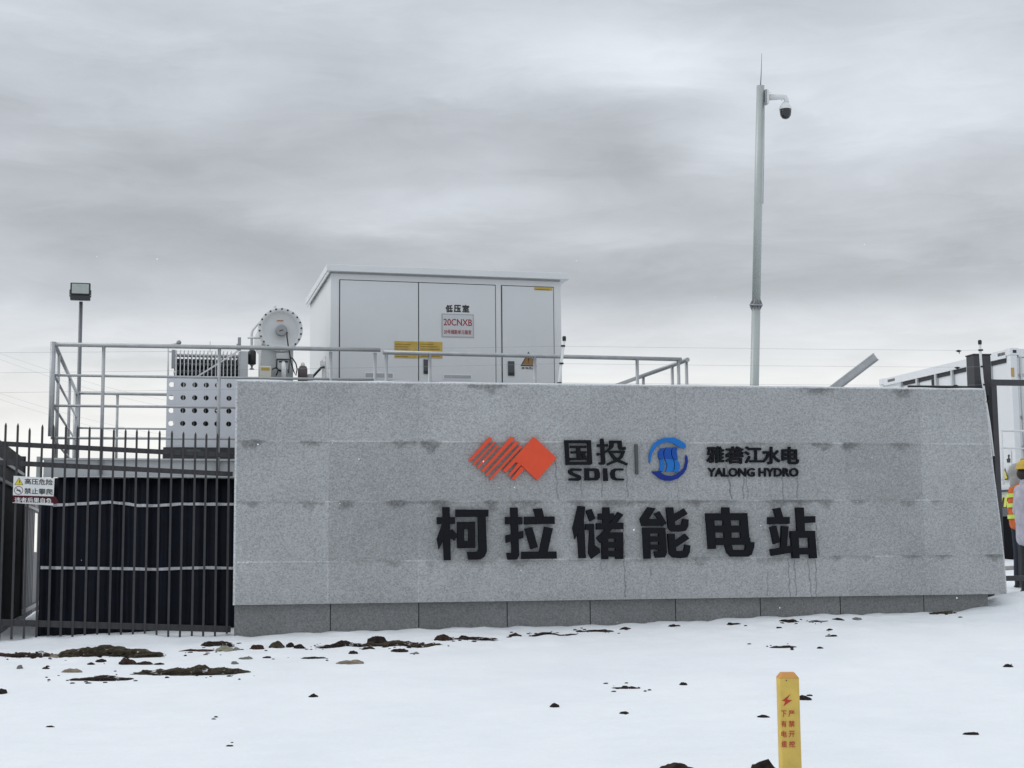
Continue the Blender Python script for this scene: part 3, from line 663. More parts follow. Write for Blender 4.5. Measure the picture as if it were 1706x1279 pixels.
# back run
xb1 = 2.2
xp = onY(195, 700, PYB).x
railing('grey pipe railing across the rear of the deck behind the perforated panel', [((xs_l + .04, PYB, RZ[0] + .0), (xb1, PYB, RZ[0]), .024)] + [((xs_l + .04, PYB, z), (xb1, PYB, z), .015) for z in (3.56, 3.02)],
        [((xp, PYB, ZD - .002), (xp, PYB, RZ[0] - .012), .021), ((xb1, PYB, ZD - .002), (xb1, PYB, RZ[0] - .012), .021)], (xs_l, PYB, ZD))
# front-right run
xr0, xr1 = fx(638, 587), fx(1135, 599)
railing('long grey pipe railing along the deck front, passing before the white cabinet doors', [((xr0, PY, RZ[0]), (xr1, PY, RZ[0]), .027)] + [((xr0 + .04, PY + .002, z), (xr1 - .04, PY + .002, z), .016) for z in RZ[1:]],
        [((fx(px, 620), PY, ZD - .19), (fx(px, 620), PY, RZ[0] - .01), .022) for px in (643.5, 716, 891, 1061.7, 1130.5)], (xr0, PY, ZD))
# right side run
pk = onZ(1145.6, 599.5, RZ[0]); pe = onZ(1031, 641.5, RZ[0]); xrs = pk.x
railing('grey pipe railing on the right side of the deck, slanting away behind the wall top', [((xrs, pk.y, RZ[0]), (xrs, pe.y + 1.2, RZ[0]), .030)] + [((xrs, pk.y + .05, z), (xrs, pe.y + 1.2, z), .016) for z in RZ[1:]],
        [((xrs, y, ZD - .19), (xrs, y, RZ[0] - .012), .022) for y in (pk.y + .05, onX(1120, 620, xrs).y, onX(1072, 640, xrs).y, pe.y + 1.1)], (xrs, pk.y, ZD))

# ------------------------------------------------------------------ electrical cabinet
CYF = 20.0
c_x0, c_x1 = onY(550.5, 560, CYF).x, onY(935.5, 560, CYF).x
cz0, cz1 = ZD + .10, 5.445; CYB = 22.70
cabn = thing('electrical_cabinet', ((c_x0 + c_x1) / 2, (CYF + CYB) / 2, ZD), 'large white metal electrical cabinet with three doors and flat roof on the raised deck', 'cabinet')
MB().box((c_x0, CYF, cz0), (c_x1, CYB, cz1), .006).build('body', M_WHITE, cabn)
MB().box((c_x0 + .03, CYF + .04, ZD - .002), (c_x1 - .03, CYB - .04, cz0 - .002)).build('base_frame', M_GALVD, cabn)
rf = [onY(544.5, 444.5, CYF - .10), onY(946, 457.5, CYF - .10)]
mb = MB(); rx0, rx1 = rf[0].x, rf[1].x + .02; mb.box((rx0, CYF - .10, cz1 + .006), (rx1, CYB + .06, cz1 + .10), .006)
mb.box((rx0 + .015, CYF - .085, cz1 - .035), (rx0 + .03, CYB, cz1 + .004)); 
mb.build('roof', M_WHITE, cabn)
MB().box((c_x0 + .015, CYF - .02, cz1 - .012), (c_x1 - .015, CYF - .002, cz1 + .004)).build('soffit_shade', mat('soffit grey', (.34, .35, .36), .6), cabn)  # grey strip paints in the soft shade under the roof overhang
dz0 = cz0 + .06
doors = []
for (xa, xb) in ((565.5, 697), (697, 825.5), (836, 922.5)):
    X0, X1 = onY(xa, 560, CYF).x, onY(xb, 560, CYF).x; zt = 5.348
    MB().box((X0 - .006, CYF - .006, dz0 - .006), (X1 + .006, CYF - .001, zt + .006)).build('door_gap_shade', M_GAP, cabn)  # dark strip paints in the shade of the door gap
    d = MB().box((X0 + .006, CYF - .024, dz0), (X1 - .006, CYF - .0065, zt - .006), .004).build('door', M_DOOR, cabn); doors.append(d)
DF = CYF - .024
def decal(name, x0, y0, x1, y1, m, parent, off=.003, thick=.002, yy=DF):
    a, b_ = onY(x0, y0, yy), onY(x1, y1, yy)
    return MB().box((a.x, yy - off - thick, b_.z), (b_.x, yy - off, a.z)).build(name, m, parent)
for k, (x0, x1, y0, y1) in enumerate(((609, 654, 622, 629.5), (740, 784.5, 625, 631))):
    a, b_ = onY(x0, y0, DF), onY(x1, y1, DF)
    v = MB().box((a.x - .02, DF - .006, b_.z - .02), (b_.x + .02, DF - .001, a.z + .015), .002).build('vent', M_WHITE, doors[k])
    MB().box((a.x, DF - .010, b_.z), (b_.x, DF - .0065, a.z)).build('louvre', mat('vent grey', (.36, .375, .39), .6), doors[k])
for k, (x0, x1) in ((1, (705.5, 714.5)), (2, (846, 857))):
    y0 = 599 if k == 1 else 602; a, b_ = onY(x0, y0, DF), onY(x1, y0 + 24.5, DF)
    hm = MB().box((a.x, DF - .014, b_.z), (b_.x, DF - .001, a.z), .006).build('handle', mat('handle plastic', (.06, .064, .072), .45), doors[k])
    MB().box((a.x + .012, DF - .022, b_.z + .015), (b_.x - .012, DF - .0145, b_.z + .045), .003).build('latch', M_BLACK, doors[k])
# yellow printed labels
for k, (x0, x1) in ((0, (657, 696)), (1, (698.5, 737))):
    d = decal('label', x0, 568.5 + k * .7, x1, 597.5, M_LABEL, doors[k]); mb = MB(); a, b_ = onY(x0, 570, DF), onY(x1, 597, DF)
    for j in range(6):
        z = a.z - .03 - j * .034; w = random.uniform(.55, .95); mb.box((a.x + .012, DF - .0068, z - .004), (a.x + .012 + (b_.x - a.x - .03) * w, DF - .0055, z + .004))
    mb.build('label_print', M_LTEXT, doors[k])
decal('label', 890, 478, 920, 484.5, M_LABEL, doors[2]); mb = MB(); a = onY(893, 482.5, DF); mb.box((a.x, DF - .0068, a.z - .004), (a.x + .2, DF - .0055, a.z + .004)); mb.build('label_print', M_LTEXT, doors[2])
NY = Vector((0, -1, 0))
def door_text(body, x0, y0, x1, y1, m, parent, off, bold, name='lettering'):
    a = onY(x0, y1, DF - off); ex = Vector((onY(x1, y1, DF - off).x - a.x, 0, 0)); ez = Vector((0, 0, onY(x0, y0, DF - off).z - a.z))
    return text(MB(), body, a, ex, ez, NY, .002, bold).build(name, m, parent)
for ch, xa in (('低', 742.3), ('压', 756), ('室', 770)): door_text(ch, xa, 508, xa + 12, 520.5, M_INK, doors[1], .001, .045)
decal('nameplate', 735.5, 522.5, 789.5, 563.5, M_PLATEF, doors[1], .001, .004); decal('nameplate_face', 737.5, 524.5, 787.5, 561.5, M_PLATE, doors[1], .0055, .002)
door_text('20CNXB', 739, 531, 786.5, 542.2, mat('crimson print', (.30, .022, .035), .6), doors[1], .008, .014)
door_text('20号储能单元箱变', 739.5, 549, 785.5, 556.5, MATS['crimson print'], doors[1], .008, .012)
# warning triangle with a caption strip
tri = [onY(880.5, 586, DF - .002), onY(867, 610, DF - .002), onY(894.5, 611, DF - .002)]
wt = MB().prism(tri, NY * .002).build('warning_label', M_INK, doors[2])
cen = (tri[0] + tri[1] + tri[2]) / 3; MB().prism([cen + (p - cen) * .84 + NY * .003 for p in tri], NY * .0015).build('warning_face', M_BROWN, wt)
bolt = [(.62, 1.0), (.30, .45), (.50, .50), (.38, .0), (.78, .62), (.55, .58), (.80, 1.0)]
a = onY(877.5, 607, DF - .0065); MB().prism([a + Vector((u * .05, 0, v * .12)) for u, v in bolt], NY * .001).build('bolt_symbol', M_BLACK, wt)
decal('caption_strip', 867, 610.8, 894.5, 615.5, M_SIGNW, doors[2], .002, .002)
door_text('有电危险', 868.5, 611.3, 893, 615, M_INK, doors[2], .0045, .02)

# ------------------------------------------------------------------ transformer
TY = 18.95
p_l, p_r = onY(277, 690, TY).x, 1.62
pz1, pz0 = onY(330, 630, TY).z, onY(330, 745.5, TY).z
tr = thing('power_transformer', (.9, TY + .7, ZD), 'pale grey oil transformer with finned radiator and perforated panel left of the cabinet', 'transformer')
# perforated panel: real round holes
hx = [onY(x, 670, TY).x for x in (285.5, 305, 324.4, 343.4, 362, 381.5)]; dxh = (hx[-1] - hx[0]) / 5
while hx[-1] + dxh < p_r - .05: hx.append(hx[-1] + dxh)
hz = [onY(330, y, TY).z for y in (641.5, 663, 684.5, 706)]
mb = MB()
xb_ = [p_l] + [(a + b_) / 2 for a, b_ in zip(hx, hx[1:])] + [p_r]; zb_ = [pz1] + [(a + b_) / 2 for a, b_ in zip(hz, hz[1:])] + [hz[-1] - (hz[0] - hz[1]) / 2]
RH = .033
for yy in (TY, TY + .02):
    for i, cx in enumerate(hx):
        for j, cz in enumerate(hz):
            x0, x1, z1, z0 = xb_[i], xb_[i + 1], zb_[j], zb_[j + 1]; n = 16; ring = []; sq = []
            for k in range(n):
                a = 2 * math.pi * (k + .5) / n; ca, sa = math.cos(a), math.sin(a); ring.append((cx + RH * ca, yy, cz + RH * sa))
                tx = ((x1 - cx) / ca if ca > 0 else (x0 - cx) / ca) if abs(ca) > 1e-6 else 9; tz = ((z1 - cz) / sa if sa > 0 else (z0 - cz) / sa) if abs(sa) > 1e-6 else 9
                tq = min(tx, tz); sq.append((cx + tq * ca, yy, cz + tq * sa))
            corners = [(x1, yy, z1), (x0, yy, z1), (x0, yy, z0), (x1, yy, z0)]
            mb.add(ring + sq, [(k, (k + 1) % n, n + (k + 1) % n, n + k) for k in range(n)])
            for q, cc in enumerate(corners):
                ks = sorted(range(n), key=lambda k: (sq[k][0] - cc[0]) ** 2 + (sq[k][2] - cc[2]) ** 2)
                on_x = [k for k in range(n) if abs(sq[k][0] - cc[0]) < 1e-6]; on_z = [k for k in range(n) if abs(sq[k][2] - cc[2]) < 1e-6]
                if on_x and on_z:
                    kx = min(on_x, key=lambda k: abs(sq[k][2] - cc[2])); kz = min(on_z, key=lambda k: abs(sq[k][0] - cc[0]))
                    if kx != kz: mb.add([sq[kx], cc, sq[kz]], [(0, 1, 2)])
            if yy == TY:
                mb.add(ring + [(x, y + .02, z) for x, y, z in ring], [(k, (k + 1) % n, n + (k + 1) % n, n + k) for k in range(n)])
mb.box((p_l, TY, pz0), (p_r, TY + .02, zb_[-1])); mb.box((p_l, TY - .001, zb_[2] - .002), (p_r, TY + .0, zb_[2] + .002))
mb.build('perforated_panel', mat('pale panel enamel', (.66, .68, .72), .45, 0, .04, 3, dirt=.08), tr)
MB().box((onY(298, 690, TY).x, TY + .12, pz0), (p_r, TY + .9, pz1 - .03)).build('tank', mat('tank dark tone', (.030, .033, .036), .7), tr)  # dark box behind the panel, so the holes read black
mb = MB()
for i in range(1, len(hx)):
    mb.tube([(hx[i] + random.uniform(-.012, .012), TY + .07, pz0), (hx[i] + random.uniform(-.012, .012), TY + .07, pz1 - .05)], .006, 8)
mb.build('guard_rod', M_GALV, tr)
mb = MB(); mb.box((p_l - .03, TY - .02, ZD), (p_r, TY + 1.0, pz0 - .003)); mb.build('base_frame', M_DSTEEL, tr)
a = onY(311, 749, TY - .02); MB().box((a.x, TY - .026, a.z - .07), (a.x + .17, TY - .0205, a.z)).build('rating_plate', mat('green grey plate', (.10, .12, .11), .4, .4), tr)
# radiator fins
RY = 19.35
f0, f1 = onY(294, 600, RY).x, onY(398.5, 600, RY).x; rz1 = onY(330, 584, RY).z; nfin = 17
for i in range(nfin):
    x = f0 + (f1 - f0) * i / (nfin - 1)
    MB().box((x - .006, RY, pz1 - .45), (x + .006, RY + .55, rz1), .003).build('radiator_fin', M_OFFW, tr)
mb = MB()
for z in (rz1 - .03, rz1 - .15, rz1 - .26): mb.tube([(f0 - .03, RY + .30, z), (f1 + .02, RY + .30, z)], .022, 10)
mb.build('header_pipe', M_LGREY, tr)
MB().box((f0 - .02, RY + .42, pz1 - .5), (f1 + .02, RY + .56, rz1 - .06)).build('radiator_back', mat('shaded enamel', (.10, .105, .11), .7), tr)  # enamel darkened to paint in shade between the fins
a, b_ = onY(400, 585, RY), onY(413, 628, RY); MB().box((a.x, RY, b_.z - .5), (b_.x, RY + .6, a.z), .006).build('side_cover', M_LGREY, tr)
mb = MB(); l0 = onY(280, 583, RY); mb.tube([onY(280, 578, RY), onY(280, 640, RY)], .011, 8); mb.tube([onY(280, 575, RY), onY(297, 572.5, RY)], .012, 8); mb.tube([onY(280, 586, RY), onY(293, 587, RY)], .008, 8)
mb.build('vent_pipe', M_OFFW, tr)
a = onY(298, 571, RY); MB().ball(a, .032).build('valve', M_GALVD, tr)
a, b_ = onY(286, 583, RY), onY(292, 614, RY); MB().box((a.x, RY - .02, b_.z), (b_.x, RY + .03, a.z), .005).build('lifting_lug', M_GALVD, tr)
a, b_ = onY(396.5, 562, RY), onY(401.5, 584, RY); mb = MB(); mb.box((a.x, RY, b_.z), (b_.x, RY + .05, a.z), .004); a = onY(394, 573, RY); mb.box((a.x, RY - .02, b_.z), (a.x + .04, RY - .001, a.z), .004); mb.build('thermometer_pocket', M_GALVD, tr)
MB().tube([onY(350, 569, RY), onY(350, 588, RY)], .004, 6).build('sensor_rod', M_GALVD, tr)
MB().bar(onY(328, 628, RY - .05), onY(397, 585, RY - .05), .006, .010).build('brace', M_OFFW, tr)
# conservator drum, axis along Y
KY = 19.5; kc = onY(467.3, 549.3, KY); KR = 36.3 / F * 19.9
ax = Vector((0, -1, 0))
MB().lathe(kc, ax, [(KR * .90, -1.25), (KR * .905, -.03), (KR, -.028), (KR, .006), (KR * .985, .012), (KR * .84, .012), (KR * .80, -.006), (KR * .70, -.035), (KR * .4, -.05), (.001, -.055)], 48).build('conservator', M_OFFW, tr)
for k in range(22):
    a = 2 * math.pi * (k + .3) / 22; MB().lathe(kc + Vector((math.cos(a) * KR * .935, -.012, math.sin(a) * KR * .935)), ax, [(.013, 0), (.013, .014), (.009, .018)], 6, False).build('flange_bolt', M_DSTEEL, tr)
mb = MB(); gc = onY(468.6, 551.2, KY); mb.lathe(gc + Vector((0, .05, 0)), ax, [(.06, 0), (.062, .055), (.078, .058), (.078, .085), (.066, .09)], 28); ga = mb.build('oil_gauge', M_GALVD, tr)
MB().lathe(gc + Vector((0, -.0385, 0)), ax, [(.064, 0), (.062, .003)], 24).build('dial', mat('dial glass', (.30, .31, .32), .2), ga)
mb = MB(); mb.obox(gc + Vector((-.004, -.043, -.002)), Vector((1, 0, .35)), Vector((0, 1, 0)), .026, .001, .006); mb.build('needle', M_INK, ga)
a = onY(461.5, 533.5, KY); MB().box((a.x, KY + .012, a.z - .014), (a.x + .085, KY + .018, a.z + .002)).build('orange_label', mat('orange label', (.40, .16, .06), .6), tr)
mb = MB(); mb.tube([kc + Vector((-.07, .1, KR - .03)), kc + Vector((-.07, .1, KR + .035))], .016, 8); mb.ball(kc + Vector((-.07, .1, KR + .03)), .022); mb.build('filler_cap', M_OFFW, tr)
a, b_ = onY(436, 578, KY), onY(489, 640, KY); MB().box((a.x, KY + .06, b_.z - .4), (b_.x, KY + .6, a.z + .06), .01).build('pedestal', M_LGREY, tr)
mb = MB(); mb.tube([onY(447, 521, KY + .05), onY(437, 531, KY + .03), onY(426, 544, KY + .02), onY(421, 550, KY + .02), onY(419.3, 556, KY + .02), onY(419.3, 576, KY + .02)], .017, 10); mb.tube([onY(412.5, 563, KY), onY(434, 563, KY)], .014, 8)
mb.lathe(onY(419.5, 578.5, KY + .02), (0, 0, 1), [(.04, 0), (.04, .018)], 14); mb.build('breather_pipe', M_OFFW, tr)
mb = MB(); mb.lathe(onY(419.8, 607.5, KY + .02), (0, 0, 1), [(.045, 0), (.052, .008), (.052, .17), (.03, .195)], 18); br = mb.build('breather', M_BLACK, tr)
mb = MB(); mb.lathe(onY(419.5, 616, KY + .02), (0, 0, 1), [(.032, 0), (.03, .012), (.012, .02), (.014, .05), (.03, .06)], 14); mb.build('oil_cup', M_GALVD, br)
a, b_ = onY(432, 609.5, KY - .1), onY(452, 640, KY - .1); cb = MB().box((a.x, KY - .1, b_.z - .2), (b_.x, KY + .04, a.z), .012).build('terminal_box', M_PORC, tr)
a, b_ = onY(435.5, 612.5, KY - .102), onY(449, 617.5, KY - .102); MB().box((a.x, KY - .104, b_.z), (b_.x, KY - .1015, a.z)).build('box_label', M_LABEL, cb)
a, b_ = onY(461, 588, KY - .06), onY(482, 598.5, KY - .06); MB().box((a.x, KY - .06, b_.z), (b_.x, KY + .05, a.z), .008).build('relay_box', M_LGREY, tr)
a, b_ = onY(463.5, 600, KY - .02), onY(481, 616, KY - .02); mb = MB(); mb.box((a.x, KY - .02, b_.z), (b_.x, KY + .055, a.z), .006); rl = mb.build('gas_relay', M_OFFW, tr)
for xq in (464.8, 473.5):
    a = onY(xq, 601.5, KY - .025); MB().box((a.x, KY - .025, a.z - .02), (a.x + .05, KY - .0205, a.z)).build('sight_glass', M_DSTEEL, rl)
mb = MB(); mb.tube([onY(473, 640, KY - .12), onY(473, 614, KY - .12), onY(472.5, 607, KY - .10), onY(472, 604, KY - .06)], [.032, .032, .030, .022], 12); mb.build('white_pipe', M_WHITE, tr)
mb = MB(); mb.tube([gc + Vector((.075, -.03, -.02)), onY(478, 560, KY - .06), onY(480, 575, KY - .06), onY(483, 592, KY - .08), onY(485, 605, KY - .08), onY(489, 618, KY - .08), onY(493, 626, KY - .08), onY(495, 615, KY - .08), onY(493, 606, KY - .08), onY(488, 598, KY - .08), onY(484.5, 596, KY - .08)], .009, 8)
mb.tube([onY(461, 599, KY - .07), onY(460.5, 612, KY - .07), onY(464, 616, KY - .07), onY(460, 626, KY - .07)], .009, 8); mb.tube([onY(453, 616, KY - .07), onY(459, 613, KY - .07), onY(468, 619, KY - .07)], .010, 8)
mb.tube([onY(461, 599, KY - .07), onY(482, 599, KY - .07), onY(481, 622, KY - .07)], .007, 8)
mb.build('control_cable', M_BLACK, tr)
mb = MB(); mb.lathe(onY(504.5, 640, KY - .1), (0, 0, 1), [(.06, 0), (.06, .20), (.045, .235), (.03, .24)], 14); a = onY(497, 613, KY - .05); mb.box((a.x, KY - .04, a.z - .2), (a.x + .05, KY + .02, a.z), .005); va = mb.build('pressure_valve', M_BRONZE, tr)
MB().ball(onY(504.5, 608.5, KY - .1), .028, 1.4).build('bulb', M_PORC, va)
mb = MB(); a, b_ = onY(534, 602, KY), onY(543, 610, KY); mb.box((a.x, KY, b_.z), (b_.x, KY + .05, a.z), .004); a, b_ = onY(537, 611, KY), onY(543.5, 640, KY); mb.box((a.x, KY, b_.z), (b_.x, KY + .04, a.z), .004); mb.tube([onY(536, 602, KY), onY(543, 594, KY), onY(543.5, 640, KY)], .005, 6); bk = mb.build('cable_bracket', M_OFFW, tr)
MB().tube([onY(541, 612, KY - .03), onY(535, 613, KY - .03), onY(522, 627, KY - .03), onY(515, 640, KY - .03)], .016, 8).build('black_hose', M_BLACK, bk)
MB().box(tuple(onY(513, 640, KY - .06)), tuple(onY(521, 624.5, KY + .02) + Vector((0, .08, 0))), .004).build('junction_box', M_LGREY, bk)

# ------------------------------------------------------------------ floodlight mast
FY = PYB + .5
p0 = onY(131.5, 640, FY); fl = thing('floodlight_mast', (p0.x, FY, gz(p0.x, FY)), 'slim grey mast with a square black floodlight above the railing', 'floodlight')
ptop = onY(134.8, 503, FY)
MB().tube([(p0.x, FY, gz(p0.x, FY) - .1), (p0.x, FY, ptop.z)], [.036, .030], 14).build('mast', mat('dark zinc', (.17, .18, .195), .45, .5), fl)
a, b_ = onY(117.8, 472.5, FY), onY(150.7, 502, FY)
w2 = (b_.x - a.x) / 2; cxm = (a.x + b_.x) / 2; zc_ = (a.z + b_.z) / 2; hh = (a.z - b_.z) / 2
lam = MB().box((cxm - w2, FY - .10, zc_ - hh * .40), (cxm + w2, FY - .03, zc_ + hh), .012).build('lamp_housing', mat('lamp black', (.028, .03, .034), .5), fl)
MB().box((cxm - w2 + .025, FY - .106, zc_ - hh * .26), (cxm + w2 - .025, FY - .1005, zc_ + hh * .86), .003).build('lens', M_GLASS, lam)
mb = MB(); mb.box((cxm - w2, FY - .09, zc_ - hh), (cxm + w2, FY - .0, zc_ - hh * .42), .01); mb.box((cxm - w2 - .012, FY - .08, zc_ - hh * .6), (cxm - w2 - .002, FY - .03, zc_ + hh * .2), .002); mb.box((cxm + w2 + .002, FY - .08, zc_ - hh * .6), (cxm + w2 + .012, FY - .03, zc_ + hh * .2), .002); mb.build('bracket', MATS['lamp black'], lam)

# ------------------------------------------------------------------ surveillance pole (leans slightly)
SD = 19.2
pt_, pb_ = atd(1267, 143, SD), atd(1257, 640, SD); dirp = (pb_ - pt_).normalized()
zg = gz(pb_.x, pb_.y) - .2; pbase = pt_ + dirp * ((pt_.z - zg) / -dirp.z)
sp = thing('camera_pole', (pbase.x, pbase.y, zg + .2), 'tall pale grey pole with a dome camera on a bracket and lightning rod on top', 'camera pole')
jn = atd(1259.7, 508.5, SD)
MB().tube([pbase, jn], [.060, .057], 20).build('lower_shaft', M_POLE, sp); MB().tube([jn + dirp * -.008, pt_], [.056, .051], 20).build('upper_shaft', M_POLE, sp)
mb = MB(); mb.lathe(jn, -dirp, [(.084, -.012), (.088, .0), (.084, .012)], 20); 
for k in range(8):
    a = 2 * math.pi * k / 8; e = Vector((math.cos(a), math.sin(a), 0))
    for sgn in (1, -1):
        mb.prism([jn + e * .05 - dirp * (.012 * sgn), jn + e * .086 - dirp * (.012 * sgn), jn + e * .05 - dirp * (.085 * sgn)], Vector((-e.y, e.x, 0)) * .007)
mb.build('flange', M_GALVD, sp)
MB().tube([pt_, atd(1268.3, 120, SD), atd(1269, 89, SD)], [.008, .006, .003], 6).build('lightning_rod', M_GALVD, sp)
cb_ = MB(); a = atd(1275.5, 162.5, SD - .02); cb_.obox(a, _r, _f, .016, .05, .098, None, .006); bkt = cb_.build('mount_plate', M_GALVD, sp)
mb = MB(); a = atd(1278.5, 162.5, SD - .02); mb.obox(a, _r, _f, .013, .06, .09, None, .01); mb.tube([atd(1279, 162.5, SD - .02), atd(1303, 161.5, SD - .02), atd(1308, 162.5, SD - .02), atd(1310, 166.5, SD - .02), atd(1310.3, 171, SD - .02)], [.042, .036, .034, .032, .030], 14)
mb.tube([atd(1279, 154.5, SD - .03), atd(1284, 154.5, SD - .03)], .004, 6); mb.tube([atd(1302.5, 165, SD - .03), atd(1302.5, 168, SD - .03)], .007, 8); mb.build('arm', M_OFFW, sp)
dc = atd(1308.5, 181.5, SD - .02)
cam_o = MB().lathe(dc, (0, 0, 1), [(.081, -.012), (.081, .002), (.072, .03), (.055, .06), (.038, .082), (.030, .09)], 24).build('camera_housing', M_WHITE, sp)
MB().lathe(dc, (0, 0, -1), [(.076, .0125), (.074, .05), (.068, .09), (.045, .125), (.012, .138)], 24).build('camera_dome', M_LENS, sp)
MB().tube([atd(1273.4, 170, SD - .065), atd(1272.6, 260, SD - .065), atd(1271, 340, SD - .065)], .0045, 6).build('cable', M_GALVD, sp)

# ------------------------------------------------------------------ steel channel leaning behind the wall
a, b_ = atd(1270, 738, 17.95), atd(1459, 594, 17.95); dv = (b_ - a).normalized()
dn = dv.cross(Vector(_f)).normalized()
mb = MB(); H = .052
L_ = (b_ - a).length; c = (a + b_) / 2
mb.obox(c, dv, _f, L_ / 2, .003, H); mb.obox(c + dn * (H - .003) - Vector(_f) * .024, dv, _f, L_ / 2, .021, .003); mb.obox(c - dn * (H - .003) - Vector(_f) * .024, dv, _f, L_ / 2, .021, .003)
a2 = a + Vector((.05, .02, 0)); mb.box((a2.x - .06, a2.y - .03, gz(a2.x, a2.y) - .1), (a2.x + .04, a2.y + .06, a2.z + .06))
tag(mb.build('steel_channel', M_GALV), 'bare galvanised steel channel sticking up at a slant from behind the wall top', 'steel channel')

# ------------------------------------------------------------------ electric fence along the wall top
ED = 16.75
def ep(x, y): return onW(x, y, -.50)
def epost(label, pts, clips, capy):
    b0 = ep(*pts[0]); t = thing('electric_fence_post', b0, label, 'fence post', 'electric fence posts on the wall line')
    MB().tube([ep(*p) for p in pts], .016, 10).build('rod', M_SIGNW, t)
    for (x, y) in clips:
        mb = MB(); mb.obox(ep(x, y) - Vector(_f) * .002, _r, _f, .026, .024, .011, None, .005); mb.build('insulator_clip', M_BLACK, t)
    mb = MB(); q = ep(*pts[-1]); mb.lathe(q + Vector((0, 0, -.015)), (0, 0, 1), [(.022, 0), (.024, .04), (.018, .055)], 12); mb.build('end_cap', M_BLACK, t)
    return t
epost('thin white electric fence post leaning beside the right edge of the cabinet', [(926, 700), (931, 640), (935, 606), (938.5, 578), (940, 566)], [(932, 638.5), (935.3, 605.8), (938, 576.6)], 563)
epost('thin white electric fence post bending over the right end of the wall', [(1655, 760), (1648, 705), (1641, 662), (1636.5, 630), (1634, 600), (1632.5, 572)], [(1640.5, 641), (1636.5, 611), (1633.7, 583.5), (1644, 669)], 568)
epost('thin white electric fence post above the far left end of the picket fence', [(-70, 730), (-66, 640), (-64, 575)], [(-66, 655), (-65, 622), (-64, 588)], 570)
WIRES = [((-64, 588), (938, 577), (1597, 584), (1633, 583.5), 'topmost thin wire of the electric fence above the wall'), ((-65, 622), (935, 606), (1595, 612), (1636, 611), 'middle thin wire of the electric fence above the wall'), ((-66, 655), (932, 638), (1592, 642.5), (1640, 641), 'lowest thin wire of the electric fence just above the wall top')]
for w in WIRES:
    P = [ep(*q) for q in w[:4]]; pts = []
    for a, b_, sag in ((P[0], P[1], .012), (P[1], P[2], .004), (P[2], P[3], 0)):
        for k in range(8): u = k / 8; pts.append(a.lerp(b_, u) - Vector((0, 0, sag * 4 * u * (1 - u))))
    pts.append(P[3]); tag(MB().tube(pts, .0012, 5).build('fence_wire', M_WIRE), w[4], 'wire', 'electric fence wires')
for (x, y), lb in (((1597, 585), 'topmost of the black wire tensioners near the right end of the wall'), ((1595, 613), 'middle black wire tensioner near the right end of the wall'), ((1592, 643), 'lowest black wire tensioner, almost touching the wall top')):
    c = ep(x, y); mb = MB(); mb.obox(c, _r, _f, .020, .018, .012, None, .006); mb.lathe(c - Vector((0, 0, .006)), (0, 0, 1), [(.014, -.008), (.016, 0), (.016, .014), (.010, .02)], 10)
    mb.tube([c + Vector(_r) * -.034, c + Vector(_r) * .034], .006, 6); mb.tube([c + Vector((.006, 0, -.01)), c + Vector((.012, 0, -.034))], .005, 6)
    tag(mb.build('wire_tensioner', M_BLACK), lb, 'tensioner', 'tensioners on the electric fence wires')

# ------------------------------------------------------------------ picket fence
FYP = 16.62
fe_x1 = onY(386.5, 900, FYP).x; fe_x0 = -4.2
def fz(px, py): return onY(px, py, FYP).z
rails = [((0, 739), (388, 759), .026), ((0, 770.5), (388, 790), .026), ((0, 1037.5), (388, 1049), .034)]
fen = thing('picket_fence', ((fe_x0 + fe_x1) / 2, FYP, gz(-1, FYP)), 'dark steel picket fence between the left frame edge and the wall', 'fence')
def rail_z(k, x):
    (a, b_, h_) = rails[k]; pa, pb = onY(*a, FYP), onY(*b_, FYP); return pa.z + (pb.z - pa.z) * (x - pa.x) / (pb.x - pa.x)
for k, (a, b_, h_) in enumerate(rails):
    MB().bar((fe_x0, FYP + .024, rail_z(k, fe_x0)), (fe_x1, FYP + .024, rail_z(k, fe_x1)), .018, h_, bev=.004).build('rail', M_FENCE, fen)
PK = [9.5, 29.5, 49.5, 70.2, 89.8, 109.8, 129.4, 149.4, 169.6, 189.3, 208.6, 228.2, 247.6, 267, 286.2, 305.4, 324.8, 343.4, 362.8, 382]
PT = [704.5, 705.5, 713, 707.5, 707.3, 708, 709.5, 711, 713, 714, 714.8, 715.3, 716.2, 717.4, 717.6, 719.6, 720.6, 722, 722.4, 727]
PB = [1066, 1065.5, 1064, 1062, 1060, 1060, 1061, 1060, 1062, 1064, 1065, 1065, 1066, 1066, 1064, 1062, 1064, 1063, 1062, 1056]
xs_p = []
for px, yt, yb in zip(PK, PT, PB):
    a = onY(px, yt, FYP); xs_p.append((a.x, a.z, fz(px, yb)))
dxp = (xs_p[-1][0] - xs_p[0][0]) / (len(xs_p) - 1)
for k in range(1, 19): x = xs_p[0][0] - dxp * k; xs_p.append((x, rail_z(0, x) + .24 + random.uniform(-.02, .02), rail_z(2, x) - .2))
for (x, zt, zb) in xs_p:
    lean = random.uniform(-.006, .006); mb = MB(); w = .0117
    vs = [(x - w, FYP - w, zb), (x + w, FYP - w, zb), (x + w, FYP + w - .006, zb), (x - w, FYP + w - .006, zb)]
    vs += [(vx + lean, vy, zt - .03) for vx, vy, _ in vs] + [(x + lean - .002, FYP - .002, zt), (x + lean + .004, FYP - .002, zt), (x + lean + .004, FYP + .002, zt), (x + lean - .002, FYP + .002, zt)]
    fs = [(0, 3, 2, 1)] + [(i, (i + 1) % 4, 4 + (i + 1) % 4, 4 + i) for i in range(4)] + [(4 + i, 4 + (i + 1) % 4, 8 + (i + 1) % 4, 8 + i) for i in range(4)] + [(8, 9, 10, 11)]
    mb.add(vs, fs).build('picket', M_FENCE, fen)
